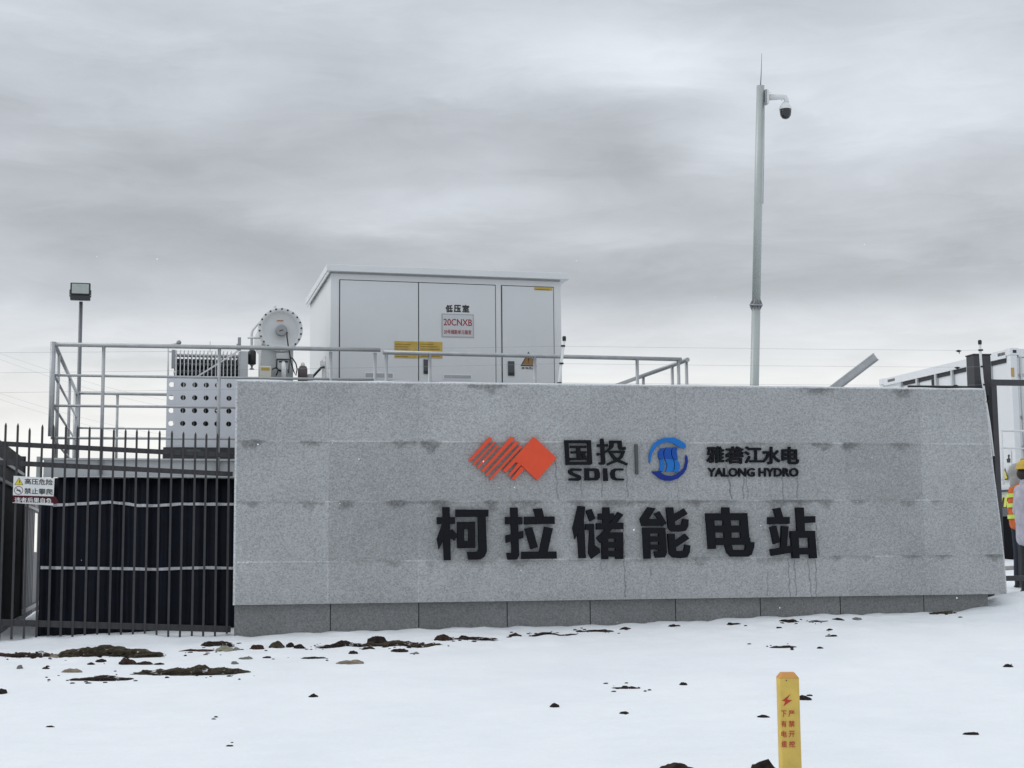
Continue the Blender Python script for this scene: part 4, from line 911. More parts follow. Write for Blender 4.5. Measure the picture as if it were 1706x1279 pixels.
x = fe_x0 + .1; MB().box((x - .04, FYP + .045, gz(x, FYP) - .2), (x + .04, FYP + .125, rail_z(0, x) + .2), .006).build('post', M_FENCE, fen)

# warning board hanging on the fence
SY = FYP - .02
def sp_(x, y, off=0.0): return onY(x, y, SY - off)
c4 = [sp_(22.8, 793), sp_(91, 797), sp_(88.5, 842.5), sp_(21, 838)]
wb = thing('warning_board', (c4[0].x + .25, SY, c4[3].z), 'white high voltage warning board with a dark red lower band, hanging on the picket fence', 'warning sign')
MB().prism(c4, Vector((0, -.006, 0))).build('board', M_SIGNW, wb)
MB().prism([sp_(21.4, 825.5, .008), sp_(93, 827.5, .008), sp_(98, 838.5, .008), sp_(21, 837, .008)], Vector((0, -.003, 0))).build('red_band', M_SIGNR, wb)
def bd_text(body, x0, y0, x1, y1, m, off, bold, dy=1.8):
    a = sp_(x0, y1, off); ex = sp_(x1, y1 + dy, off) - a; ez = sp_(x0, y0, off) - a; return text(MB(), body, a, ex, ez, NY, .0015, bold).build('lettering', m, wb)
bd_text('高压危险', 41, 797.2, 88, 807, M_INK, .0065, .018); bd_text('禁止攀爬', 40.5, 813, 88, 823, M_INK, .0065, .018)
bd_text('违者后果自负', 24.5, 828.5, 86, 837, M_SIGNW, .0115, .016, 1.6)
tr_ = [sp_(31.6, 795.7, .0065), sp_(23.8, 808.2, .0065), sp_(38.8, 808.4, .0065)]; mb = MB().prism(tr_, NY * .001); wt = mb.build('triangle_symbol', M_INK, wb); cen = (tr_[0] + tr_[1] + tr_[2]) / 3
MB().prism([cen + (p - cen) * .84 + NY * .0012 for p in tr_], NY * .001).build('triangle_face', M_SIGNY, wt)
a = sp_(29.6, 807.4, .009); MB().prism([a + Vector((u * .03, 0, v * .055)) for u, v in bolt], NY * .001).build('bolt_symbol', M_INK, wt)
cc = sp_(31, 817.2, .0065); mb = MB(); n = 28; ro, ri_ = .046, .039
vs = [cc + Vector((math.cos(2 * math.pi * k / n) * r, 0, math.sin(2 * math.pi * k / n) * r)) for r in (ri_, ro) for k in range(n)]
mb.add(vs, [(k, (k + 1) % n, n + (k + 1) % n, n + k) for k in range(n)]); mb.obox(cc + NY * .0006, Vector((1, 0, -1)), Vector((0, 1, 0)), .04, .0004, .003); rg_ = mb.build('prohibition_ring', mat('faded red ink', (.16, .05, .07), .6), wb)
mb = MB(); mb.prism([cc + NY * .001 + Vector((u, 0, v)) for u, v in ((-.024, -.006), (-.012, .016), (-.004, .004), (.004, .010), (.020, -.002), (.024, -.016), (.006, -.012), (-.008, -.004))], NY * .0008); mb.build('climber_symbol', M_INK, wb)

# ------------------------------------------------------------------ hoarding at the left
HX = -1.80
y0h, y1h, y2h = 17.4, onX(37, 800, HX).y, onX(69, 900, HX).y
hz1 = 3.0
ho = thing('steel_hoarding', (HX, (y0h + y1h) / 2, gz(HX, y1h)), 'dark corrugated steel hoarding running back along the left frame edge', 'hoarding')
def corr(ya, yb, z0f, z1, amp=.014, wl=.16):
    vs = []; fs = []; n = int((yb - ya) / .02)
    for i in range(n + 1):
        y = ya + (yb - ya) * i / n; k = (y / wl) % 1.0; x = HX + amp * max(-1, min(1, 3 * math.sin(2 * math.pi * k)))
        vs += [(x, y, z0f(y)), (x, y, z1)]
    fs = [(2 * i, 2 * i + 2, 2 * i + 3, 2 * i + 1) for i in range(n)]; return vs, fs
hb = lambda y: gz(HX, y) + .02
o = MB().add(*corr(y0h, y1h, hb, hz1)).build('sheet', M_HOARD, ho); md = o.modifiers.new('thickness', 'SOLIDIFY'); md.thickness = .004
for z in (2.75, 2.52): MB().box((HX + .018, y0h, z - .022), (HX + .05, y1h - .25, z + .022), .003).build('rail', M_GALVD, ho)
MB().box((HX - .04, y1h, gz(HX, y1h) - .2), (HX + .04, y1h + .07, hz1 + .03), .006).build('post', M_HOARD, ho)
MB().bar((HX + .045, y0h, gz(HX, y0h) + .06), (HX + .045, y1h - .05, gz(HX, y1h) + .06), .02, .035).build('kick_rail', M_GALVD, ho)
h2 = thing('steel_hoarding', (HX, y1h + .1, gz(HX, y1h)), 'lower pale grey corrugated hoarding panel with a narrow slot, beside the navy tarpaulin', 'hoarding')
ys0, ys1 = onX(57, 880, HX).y, onX(63, 880, HX).y; zs1, zs0 = onX(60, 855, HX).z, onX(60, 920, HX).z
mb = MB(); ya = y1h + .09; yb = max(y2h + 1.0, ys1 + .5)
mb.add(*corr(ya, ys0, hb, 2.55, .012, .3)); mb.add(*corr(ys1, yb, hb, 2.55, .012, .3)); 
mb.add([(HX, ys0, hb(ys0)), (HX, ys1, hb(ys1)), (HX, ys1, zs0), (HX, ys0, zs0)], [(0, 1, 2, 3)]); mb.add([(HX, ys0, zs1), (HX, ys1, zs1), (HX, ys1, 2.55), (HX, ys0, 2.55)], [(0, 1, 2, 3)])
o = mb.build('sheet', M_HOARDL, h2); md = o.modifiers.new('thickness', 'SOLIDIFY'); md.thickness = .004
MB().bar((HX + .035, ya, gz(HX, ya) + .14), (HX + .035, yb, gz(HX, yb) + .14), .015, .03).build('kick_rail', M_GALVD, h2)
MB().bar((HX + .035, ya, 2.33), (HX + .035, yb, 2.33), .015, .02).build('rail', M_GALVD, h2)

# ------------------------------------------------------------------ distant power lines
for i, ((xa, ya), (xb, yb)) in enumerate((((-40, 574), (300, 671)), ((-40, 584), (300, 682)), ((-40, 642), (300, 728)), ((-40, 652), (300, 738)))):
    a, b_ = atd(xa, ya, 55), atd(xb, yb, 75); pts = [a.lerp(b_, k / 14) - Vector((0, 0, .25 * 4 * (k / 14) * (1 - k / 14))) for k in range(15)]
    tag(MB().tube(pts, .0048, 5).build('power_line', mat('pale aluminium cable', (.52, .53, .54), .5, .2)), ('uppermost', 'second highest', 'third highest', 'lowest')[i] + ' of the distant power lines slanting down behind the left railing', 'power line', 'distant power lines')

# ------------------------------------------------------------------ gate, column and open leaf at the right
GD_ = 18.75
colp = atd(1630, 600, GD_); gx, gy = colp.x, colp.y
ctop = atd(1630, 593.5, GD_).z; hw = 15 / F * GD_
gp = thing('gate_column', (gx, gy, gz(gx, gy)), 'dark square gate column rising behind the right end of the wall', 'column')
MB().obox((gx, gy, (ctop + gz(gx, gy) - .3) / 2), WD, WN, hw, hw * .9, (ctop - gz(gx, gy) + .3) / 2, None, .006).build('shaft', M_DSTEEL, gp)
MB().obox((gx, gy, ctop + .009), WD, WN, hw + .008, hw * .9 + .008, .008, None, .003).build('cap', M_DSTEEL, gp)
a = atd(1649, 665, GD_ - .18)
mb = MB(); mb.box((a.x - .02, a.y, gz(a.x, a.y) - .2), (a.x + .05, a.y + .10, a.z + .05), .004); mb.build('hinge_rail', M_BLACK, gp)
# swing gate frame
GDD = 18.45
gl = atd(1649, 633, GDD); gr = atd(1659, 633, GDD); gw = gr.x - gl.x; g_z1 = gl.z
gate = thing('gate_frame', (gl.x, gl.y, gz(gl.x, gl.y)), 'dark steel gate frame crossing the right edge of the picture', 'gate')
gzb = atd(1685, 967, GDD).z
e = Vector((1, -.06, 0)).normalized(); nrm = Vector((-e.y, e.x, 0))
MB().obox(Vector((gl.x, gl.y, 0)) + e * (gw / 2) + Vector((0, 0, (g_z1 - .07 + gzb - .05) / 2)), e, nrm, gw / 2, .035, (g_z1 - .07 - gzb + .05) / 2, None, .004).build('stile', M_DSTEEL, gate)
MB().obox(Vector((gl.x, gl.y, g_z1 - .034)) + e * 1.7, e, nrm, 1.7, .036, .036, None, .004).build('top_beam', M_DSTEEL, gate)
MB().obox(Vector((gl.x, gl.y, gzb + .03)) + e * (1.7 + gw / 2), e, nrm, 1.7, .034, .032, None, .004).build('bottom_beam', M_DSTEEL, gate)
MB().obox(Vector((gl.x, gl.y, (g_z1 - .07 + gzb) / 2)) + e * (3.4 - gw / 2), e, nrm, gw / 2, .035, (g_z1 - .07 - gzb) / 2 - .07, None, .004).build('stile', M_DSTEEL, gate)
# opened sliding leaf behind the wall
ge = onW(1513, 646, -.62); gf = onW(1640, 647, -.62); t = thing('sliding_gate_leaf', (ge.x, ge.y, gz(ge.x, ge.y)), 'black sliding gate leaf parked behind the wall, only its top rail showing', 'gate')
zt = onW(1575, 646, -.62).z; d = (gf - ge); d.z = 0; gdir = d.normalized(); gn = Vector((-gdir.y, gdir.x, 0))
MB().obox(Vector((ge.x, ge.y, zt)) + gdir * (d.length / 2), gdir, gn, d.length / 2, .025, .021, None, .004).build('top_rail', M_BLACK, t)
zb = gz(ge.x, ge.y) + .12; MB().obox(Vector((ge.x, ge.y, zb)) + gdir * (d.length / 2), gdir, gn, d.length / 2, .025, .03, None, .004).build('bottom_rail', M_BLACK, t)
for k in range(8): MB().obox(Vector((ge.x, ge.y, (zt + zb) / 2)) + gdir * (.03 + (d.length - .06) * k / 7), gdir, gn, .012, .012, (zt - zb) / 2 - .032).build('bar', M_BLACK, t)
# gate track kerb
a = on_ground(1680, 949)[0]; b_ = a + Vector((2.6, .25, .06)); tag(MB().bar(a - Vector((.3, 0, 0)), b_, .12, .05, bev=.01).build('gate_track_kerb', M_CONC), 'low grey concrete kerb in the snow under the gate frame', 'kerb')

# ------------------------------------------------------------------ battery container at the right
KD = 26.6
kn = atd(1683, 579.5, KD); KX = kn.x; ky0 = kn.y; kz1 = kn.z; ky1 = onX(1465, 640, KX).y
kzb = atd(1683, 845, KD).z; kgr = atd(1683, 930, KD).z - .05; KW = 2.44
ct = thing('battery_container', (KX + KW / 2, (ky0 + ky1) / 2, kgr), 'white steel battery container with corner castings behind the gate', 'container')
MB().box((KX + .05, ky0 + .05, kzb + .002), (KX + KW - .05, ky1 - .05, kz1 - .05)).build('body', M_WHITE, ct)
mb = MB(); mb.box((KX, ky0 + .17, kz1 - .165), (KX + .12, ky1 - .17, kz1 - .012), .006); mb.box((KX + .17, ky0, kz1 - .16), (KX + KW - .17, ky0 + .12, kz1 - .012), .006); mb.box((KX + .1, ky0 + .1, kz1 - .048), (KX + KW - .1, ky1 - .1, kz1 - .02)); mb.build('roof_rail', M_WHITE, ct)
for cx in (KX - .006, KX + KW - .172):
    for cy in (ky0 - .006, ky1 - .172):
        mb = MB(); mb.box((cx, cy, kz1 - .13), (cx + .178, cy + .178, kz1), .012); cs = mb.build('corner_casting', M_WHITE, ct)
        MB().box((cx + .05, cy - .003, kz1 - .095), (cx + .125, cy + .001, kz1 - .04), .0).build('slot', M_GAP, cs)
for cx in (KX + .004, KX + KW - .14): MB().box((cx, ky0 + .004, kzb), (cx + .13, ky0 + .13, kz1 - .132), .008).build('corner_post', M_WHITE, ct)
for cy in (ky1 - .14,): MB().box((KX + .004, cy, kzb), (KX + .13, cy + .13, kz1 - .132), .008).build('corner_post', M_WHITE, ct)
# long side: dark vent slit under the roof rail, grey mullions, white panels
MB().box((KX + .03, ky0 + .22, kz1 - .245), (KX + .049, onX(1503, 650, KX).y, kz1 - .17)).build('vent_slit', M_GAP, ct)
for px in (1500, 1527, 1558.5, 1586, 1613, 1649):
    y = onX(px, 640, KX).y; MB().box((KX - .01, y - .03, kzb), (KX + .048, y + .03, kz1 - .166), .006).build('mullion', M_LGREY, ct)
y = onX(1552.5, 640, KX).y; MB().box((KX + .02, y - .05, kz1 - .65), (KX + .0475, y + .05, kz1 - .255)).build('dark_panel', M_GAP, ct)
mb = MB()
for (pa, pb) in ((1478, 1490), (1663, 1677)):
    ya, yb = onX(pb, 620, KX).y, onX(pa, 620, KX).y
    for k in range(6): yq = ya + (yb - ya) * k / 6; mb.box((KX - .004, yq, kz1 - .11), (KX - .0005, yq + (yb - ya) / 9, kz1 - .055))
mb.build('stencil_marks', M_INK, ct)
# end doors facing the viewer
for xa, xb in ((KX + .14, KX + KW / 2 - .008), (KX + KW / 2 + .008, KX + KW - .145)):
    d_ = MB().box((xa, ky0 + .012, kzb + .05), (xb, ky0 + .048, kz1 - .18), .008).build('door', M_WHITE, ct)
    for q in (.02, .80):
        xr = xa + (xb - xa) * q + .03; MB().tube([(xr, ky0 - .015, kzb + .03), (xr, ky0 - .015, kz1 - .17)], .02, 10).build('lock_rod', M_LGREY, d_)
        mb = MB()
        for z in (kzb + .35, kzb + 1.05, kzb + 1.6, kz1 - .5): mb.box((xr - .04, ky0 - .03, z - .03), (xr + .04, ky0 + .0115, z + .03), .006)
        mb.build('rod_bracket', M_GALVD, d_)
a, b_ = onY(1684, 613, ky0), onY(1690, 628, ky0); MB().box((a.x, ky0 - .006, b_.z), (b_.x, ky0 + .003, a.z)).build('label', mat('tan label', (.45, .30, .12), .6), ct)
NX = Vector((-1, 0, 0))
def cx_(px, py, off=.004): return onX(px, py, KX - off)
sg = MB().prism([cx_(1675, 752), cx_(1685, 751), cx_(1685.5, 776), cx_(1675.5, 777)], NX * .004).build('notice_sign', M_SIGNW, ct)
MB().prism([cx_(x, y, .010) for x, y in ((1678, 771), (1677, 765), (1679.5, 764), (1679, 759), (1681, 757), (1682.5, 759), (1681.5, 763), (1683.5, 765), (1683, 771))], NX * .002).build('notice_symbol', M_INK, sg)
trg = [cx_(1674.5, 779), cx_(1669, 801), cx_(1680.5, 799)]; tg = MB().prism(trg, NX * .003).build('warning_triangle', M_INK, ct)
cen = (trg[0] + trg[1] + trg[2]) / 3; MB().prism([cen + (p - cen) * .70 + NX * .004 for p in trg], NX * .002).build('triangle_face', M_SIGNY, tg)
# long side foot: dark sill, chevron plate, grey bumper, black base
zs1_ = cx_(1672, 816.5).z; zc1, zc0 = cx_(1675, 829).z, cx_(1675, 845).z; yl_ = cx_(1648, 840).y
MB().box((KX - .02, ky0 + .02, zs1_ - .035), (KX + .045, ky1 - .2, zs1_)).build('sill', M_DSTEEL, ct)
cp = MB().box((KX - .03, ky0, zc0), (KX + .046, yl_, zc1)).build('chevron_plate', mat('chevron yellow', (.62, .60, .10), .5), ct)
mb = MB(); hq = zc1 - zc0; yq = ky0 + .02; pit = (yl_ - ky0) / 6
for k in range(6):
    y = ky0 + .05 + k * pit; mb.prism([Vector((KX - .031, y + pit * .35, zc0)), Vector((KX - .031, y + pit * .75, zc0)), Vector((KX - .031, y + pit * .40, zc1)), Vector((KX - .031, y, zc1))], NX * .002)
mb.build('chevron_stripes', M_BLACK, cp)
MB().box((KX - .02, ky0, zc0 - .17), (KX + KW - .02, ky1 - .2, zc0 - .003), .006).build('bumper', mat('bumper grey', (.085, .09, .10), .5), ct)
MB().box((KX + .0, ky0 + .02, kgr - .1), (KX + KW - .04, ky1 - .1, zc0 - .175)).build('black_base', mat('base black', (.006, .006, .008), .85, 0, .2, 5, spec=.1), ct)  # plain black block filling the space under the bumper
# pale railing in front of the container end
HY = ky0 - .15; mb = MB()
def hp(px, py): return onY(px, py, HY)
for y_, r_ in ((718, .018), (747, .014)): mb.tube([(hp(1667, y_).x, HY, hp(1667, y_).z), (KX + KW - .2, HY, hp(1667, y_).z)], r_, 10)
for x_ in (hp(1670, 760).x, KX + KW - .25): mb.tube([(x_, HY, hp(1670, 808).z), (x_, HY, hp(1670, 716.5).z)], .022, 10)
for x_ in (KX + .2, KX + KW - .3):
    for y_ in (718, 747): mb.tube([(x_, HY, hp(1667, y_).z), (x_, ky0 + .02, hp(1667, y_).z)], .012, 8)
mb.build('handrail', M_SIGNW, ct)

# ------------------------------------------------------------------ people
def remesh_obj(name, blobs, m, parent, vox=.012, smooth=3):
    """one continuous surface grown from tapered limbs: blobs = ('c', a, b, ra, rb) capsules / ('e', centre, (rx, ry, rz)) ellipsoids, parent-local"""
    mb = MB()
    for bl in blobs:
        if bl[0] == 'c':
            a, b_, ra, rb = Vector(bl[1]), Vector(bl[2]), bl[3], bl[4]; pts = [a.lerp(b_, k / 6) for k in range(7)]; rs = [ra + (rb - ra) * k / 6 for k in range(7)]
            mb.tube(pts, rs, 14); mb.ball(a, ra, 1, 14, 8); mb.ball(b_, rb, 1, 14, 8)
        else:
            c_, (rx, ry, rz) = Vector(bl[1]), bl[2]; o_ = len(mb.v); mb.ball((0, 0, 0), 1, 1, 18, 12)
            mb.v[o_:] = [(c_.x + v[0] * rx, c_.y + v[1] * ry, c_.z + v[2] * rz) for v in mb.v[o_:]]
    me_ = bpy.data.meshes.new('tmp'); me_.from_pydata(mb.v, [], mb.f); bm = bmesh.new(); bm.from_mesh(me_); bmesh.ops.recalc_face_normals(bm, faces=bm.faces[:]); bm.to_mesh(me_); bm.free()
    ob = bpy.data.objects.new('tmp', me_); COL.objects.link(ob)
    md_ = ob.modifiers.new('r', 'REMESH'); md_.mode = 'VOXEL'; md_.voxel_size = vox; md_.use_smooth_shade = True
    m2 = ob.modifiers.new('s', 'SMOOTH'); m2.factor = .5; m2.iterations = smooth
    dg = bpy.context.evaluated_depsgraph_get(); out = bpy.data.meshes.new_from_object(ob.evaluated_get(dg)); out.name = name
    bpy.data.objects.remove(ob); bpy.data.meshes.remove(me_)
    out.materials.clear(); out.materials.append(m); out.polygons.foreach_set('use_smooth', [True] * len(out.polygons))
    o2 = bpy.data.objects.new(name, out); COL.objects.link(o2); o2.parent = parent; return o2

def person(px, depth, feet_y, H, rot, label, coat, trousers, coat_len, head, bands=False, arm_bend=0.0):
    p = atd(px, feet_y, depth); z0 = gz(p.x, p.y); t = thing('person', (p.x, p.y, z0), label, 'person'); t.rotation_euler = (0, 0, rot); k = H / 1.75
    P = lambda x, y, z: (x * k, y * k, z * k)
    body = []
    hd = P(0, -.02, 1.62)
    body += [('e', hd, (.076 * k, .095 * k, .115 * k)), ('e', P(0, -.05, 1.56), (.055 * k, .06 * k, .06 * k)), ('c', P(0, 0, 1.42), P(0, -.01, 1.55), .062 * k, .055 * k), ('e', P(0, -.112, 1.605), (.014 * k, .022 * k, .02 * k)),
             ('e', P(.077, .0, 1.61), (.012 * k, .02 * k, .03 * k)), ('e', P(-.077, .0, 1.61), (.012 * k, .02 * k, .03 * k)), ('e', P(0, -.092, 1.565), (.025 * k, .012 * k, .008 * k)),
             ('e', P(0, 0, 1.22), (.155 * k, .10 * k, .24 * k)), ('e', P(0, 0, .98), (.15 * k, .105 * k, .14 * k))]
    arms = {}
    for s_ in (-1, 1):
        sh = P(s_ * .185, 0, 1.38); el_ = P(s_ * .235, .03, 1.10); wr = P(s_ * (.225 - .08 * arm_bend), -.03 - .20 * arm_bend, .86 + .20 * arm_bend)
        arms[s_] = (sh, el_, wr); dvv = (Vector(wr) - Vector(el_)).normalized(); pal = Vector(wr) + dvv * .05 * k
        body += [('c', sh, el_, .05 * k, .04 * k), ('c', el_, wr, .038 * k, .026 * k), ('c', P(s_ * .09, 0, .92), P(s_ * .10, -.01, .50), .08 * k, .055 * k), ('c', P(s_ * .10, -.01, .50), P(s_ * .105, .02, .09), .055 * k, .038 * k),
                 ('e', tuple(pal), (.018 * k, .036 * k, .045 * k))]
        sd_ = Vector((0, 1, 0))
        for q, ln in enumerate((.062, .072, .068, .052)):
            st = pal + sd_ * ((q - 1.5) * .019 * k) + dvv * .03 * k; mid = st + dvv * (ln * .55 * k) - Vector((s_ * .006, 0, 0)); en = mid + dvv * (ln * .5 * k) - Vector((s_ * .018, 0, 0))
            body += [('c', tuple(st), tuple(mid), .0095 * k, .009 * k), ('c', tuple(mid), tuple(en), .009 * k, .0075 * k)]
        th0 = pal - sd_ * .03 * k - dvv * .01; body += [('c', tuple(th0), tuple(th0 - sd_ * .022 * k + dvv * .035 * k), .011 * k, .009 * k)]
    remesh_obj('body', body, M_SKIN, t, .0065, 1)
    cl = [('e', P(0, .0, 1.20), (.205 * k, .145 * k, .28 * k)), ('e', P(0, 0, 1.37), (.20 * k, .115 * k, .10 * k)), ('c', P(0, 0, 1.42), P(0, -.005, 1.475), .085 * k, .078 * k)]
    zb_ = coat_len
    cl += [('e', P(0, 0, 1.0), (.20 * k, .15 * k, .2 * k))]
    for s_ in (-1, 1):
        cl += [('c', P(s_ * .08, 0, 1.0), P(s_ * .085, 0, zb_ + .11), .115 * k, .122 * k)]
    cl += [('c', P(0, 0, 1.0), P(0, 0, zb_ + .12), .13 * k, .13 * k)]
    for s_ in (-1, 1):
        sh, el_, wr = arms[s_]; cl += [('c', sh, el_, .082 * k, .066 * k), ('c', el_, tuple(Vector(el_).lerp(Vector(wr), .93)), .064 * k, .050 * k)]
    jk = remesh_obj('jacket', cl, coat, t, .013, 4)
    tl = [('e', P(0, 0, .95), (.165 * k, .12 * k, .12 * k))]
    for s_ in (-1, 1): tl += [('c', P(s_ * .088, 0, .93), P(s_ * .10, -.005, .50), .10 * k, .080 * k), ('c', P(s_ * .10, -.005, .50), P(s_ * .108, .015, .14), .080 * k, .072 * k)]
    remesh_obj('trousers', tl, trousers, t, .012, 3)
    for s_ in (-1, 1):
        bl = [('c', P(s_ * .108, .02, .24), P(s_ * .108, .02, .06), .062 * k, .056 * k), ('c', P(s_ * .11, .03, .045), P(s_ * .125, -.13, .04), .048 * k, .042 * k), ('e', P(s_ * .115, -.04, .02), (.05 * k, .14 * k, .022 * k))]
        remesh_obj('boot', bl, M_BOOT, t, .010, 2)
    if head == 'helmet':
        prof = [(.142, 0), (.140, .012), (.128, .016), (.125, .05), (.105, .095), (.065, .125), (.02, .135)]
        mb = MB(); mb.lathe((0, -.02 * k, 1.66 * k), (0, 0, 1), [(r * k, h_ * k) for r, h_ in prof], 26); mb.obox((0, -.16 * k, 1.668 * k), (1, 0, 0), (0, 1, -.15), .075 * k, .035 * k, .004); mb.obox((0, -.02 * k, 1.795 * k), (1, 0, 0), (0, 1, 0), .012 * k, .07 * k, .012 * k)
        o_ = bpy.data.meshes.new('helmet'); o_.from_pydata(mb.v, [], mb.f); o_.polygons.foreach_set('use_smooth', mb.smooth); o_.materials.append(M_HELM); q = bpy.data.objects.new('helmet', o_); COL.objects.link(q); q.parent = t
        remesh_obj('hair', [('e', P(0, .025, 1.60), (.078 * k, .085 * k, .085 * k))], M_HAIR, t, .010, 2)
    else:
        remesh_obj('hood', [('e', P(0, .012, 1.635), (.098 * k, .115 * k, .128 * k)), ('c', P(0, .03, 1.46), P(0, .02, 1.58), .088 * k, .09 * k)], M_HOOD, t, .010, 3)
    if bands:
        for (zb2, rr) in ((1.30, 1), (1.16, 1), (1.0, 1)):
            mb = MB()
            for zz2 in (0,):
                n = 30; vs = []; 
                for z_ in (zb2 - .028, zb2 + .028):
                    for q in range(n): a = 2 * math.pi * q / n; vs.append((math.cos(a) * .215 * k, math.sin(a) * .158 * k, z_ * k))
                fs = [(q, (q + 1) % n, n + (q + 1) % n, n + q) for q in range(n)]; mb.add(vs, fs, True)
            me_ = bpy.data.meshes.new('reflective_band'); me_.from_pydata(mb.v, [], mb.f); me_.materials.append(M_HIVIS); q = bpy.data.objects.new('reflective_band', me_); COL.objects.link(q); q.parent = jk
            md_ = q.modifiers.new('thickness', 'SOLIDIFY'); md_.thickness = .004
        for s_ in (-1, 1):
            sh, el_, wr = arms[s_]; segs = ((sh, el_, .70, .079), (el_, wr, .12, .071), (el_, wr, .66, .062))
            for (a, b_, u, r) in segs:
                A, B = Vector(a), Vector(b_); d_ = (B - A).normalized(); c_ = A.lerp(B, u); mb = MB().tube([c_ - d_ * .027 * k, c_ + d_ * .027 * k], r * k, 18)
                me_ = bpy.data.meshes.new('sleeve_band'); me_.from_pydata(mb.v, [], mb.f); me_.polygons.foreach_set('use_smooth', mb.smooth); me_.materials.append(M_HIVIS); q = bpy.data.objects.new('sleeve_band', me_); COL.objects.link(q); q.parent = jk
    return t
person(1704, 20.6, 972, 1.74, math.radians(75), 'worker in orange jacket with fluorescent yellow bands and grey hood behind the gate', M_ORANGE_CLOTH, M_TROUS2, .80, 'hood', True, .75)
person(1716, 19.9, 973, 1.76, math.radians(80), 'person in pale lavender grey coat and yellow helmet at the right frame edge', M_COAT, M_TROUS, .62, 'helmet', False, .55)

# ------------------------------------------------------------------ yellow cable marker post
bp, bd = on_ground(1314, 1335); bx, by, bz = bp
bdep = 9.0
bp = atd(1317, 1300, bdep); bx, by = bp.x, bp.y; bz = gz(bx, by)
zt1, zt0 = atd(1313, 1130.5, bdep).z, atd(1313, 1122, bdep).z
mp_ = thing('cable_marker_post', (bx, by, bz), 'yellow square marker post with red characters warning of a buried cable', 'marker post')
th = math.radians(13.8 - 10.4 + 0.0); th = -YAW - math.atan(460 / F) + math.radians(6.5)
e1 = Vector((math.cos(th), math.sin(th), 0)); e2 = Vector((-math.sin(th), math.cos(th), 0)); hw = 17.4 / F * bdep
mb = MB(); ch = .012; q = [(-hw + ch, -hw), (hw - ch, -hw), (hw, -hw + ch), (hw, hw - ch), (hw - ch, hw), (-hw + ch, hw), (-hw, hw - ch), (-hw, -hw + ch)]
lev = lambda z, s_=1.0: [Vector((bx, by, z)) + e1 * (u * s_) + e2 * (v * s_) for u, v in q]
mb.add(lev(bz - .3) + lev(zt1), [(i, (i + 1) % 8, 8 + (i + 1) % 8, 8 + i) for i in range(8)] + [tuple(range(7, -1, -1)), tuple(range(8, 16))]); mb.build('shaft', M_YEL, mp_)
mb = MB(); mb.add(lev(zt1 + .001) + lev(zt0, .64), [(i, (i + 1) % 8, 8 + (i + 1) % 8, 8 + i) for i in range(8)] + [tuple(range(7, -1, -1)), tuple(range(8, 16))]); mb.build('cap', M_ORG, mp_)
fn = -e2
def on_post(x, y, off=.001):
    p0 = Vector((bx, by, bz)) + fn * (hw + off); d_ = Vector(ray(x, y)); c_ = Vector(_C); return c_ + d_ * ((p0 - c_).dot(fn) / d_.dot(fn))
PZ = lambda x, y: on_post(1240 + x / 7.144, 1100 + y / 7.146)
MB().prism([PZ(*p) for p in ((550, 405), (508, 470), (568, 478), (465, 550), (488, 492), (448, 482))], fn * .0015).build('bolt_symbol', M_REDP, mp_)
for chs, xa, xb in (('下有电缆', 436, 502), ('严禁开挖', 526, 598)):
    for i, ch_ in enumerate(chs):
        y0 = 600 + i * 121; a = PZ(xa + i * 2, y0 + 76); text(MB(), ch_, a, PZ(xb + i * 2, y0 + 76) - a, PZ(xa + i * 2, y0) - a, fn, .0012, .012).build('character', M_REDP, mp_)
a = PZ(500, 242); MB().lathe(a, fn, [(.004, 0), (.004, .003)], 8).build('nail', M_DSTEEL, mp_)

# ------------------------------------------------------------------ clods, stones and bare soil in the snow
def lump(name, x0, x1, yt, yb, m, label, cat='clod', seed=0, lumpy=.35, deep=None, group='dark clods and stones showing through the snow'):
    p, dist = on_ground((x0 + x1) / 2, yb); w = (x1 - x0) * dist / F * (1.10 if 'soil' in name else 1); hgt = max((yb - yt) * dist / F, .012)
    bm = bmesh.new(); bmesh.ops.create_icosphere(bm, subdivisions=6 if w > .9 else 5 if w > .4 else (4 if w > .18 else 3), radius=1)
    asp = w / max(hgt, .01); dpt = deep if deep else min(max(hgt * 1.4, w * .28), .35)
    e_r = Vector((math.cos(-YAW), math.sin(-YAW), 0)); e_f = Vector((-e_r.y, e_r.x, 0)); vs = []
    fr = max(1.6, w / .16)
    for v in bm.verts:
        c_ = v.co.copy(); n_ = mnoise.fractal(Vector((c_.x * fr * .5 + seed * 7.3, c_.y * 1.6, c_.z * 1.6)), 1.0, 2.0, 5)
        n2 = mnoise.fractal(Vector((c_.x * fr * .9 + seed * 3.1, 7.7, seed)), 1.0, 2.0, 4); n4 = mnoise.fractal(Vector((c_.x * fr * 2.2, c_.y * 3.5 + seed, c_.z * 3.5)), .9, 2.0, 4)
        r_ = 1 + lumpy * (.6 if 'soil' in name else 1) * n_ + (.14 if 'soil' in name else .22) * n4
        prof = max(.22, .95 + (.26 if name == 'soil_bank' else .36) * n2) if asp > 2.6 else 1 + .2 * n2
        zz_ = c_.z * r_; flat = max(zz_, -.5) * prof * (.52 if 'soil' in name else .64)
        vs.append(p + e_r * (c_.x * w / 2 * (1 + .12 * n_ + .06 * n4)) + e_f * (dpt * .5 + c_.y * r_ * dpt / 2 * (1.0)) + Vector((0, 0, hgt * flat * (.98 if flat > 0 else .5))))
    bm.verts.index_update(); fs = [[v.index for v in f.verts] for f in bm.faces]; bm.free()
    # follow the slope of the ground under long strips
    if w > .5:
        zp = gz(p.x, p.y + .0)
        vs = [Vector((q.x, q.y, q.z + gz(q.x, p.y) - zp)) for q in vs]
    o_ = MB().add(vs, fs, w > .6 or True).build(name, m); tag(o_, label, cat, group); return o_
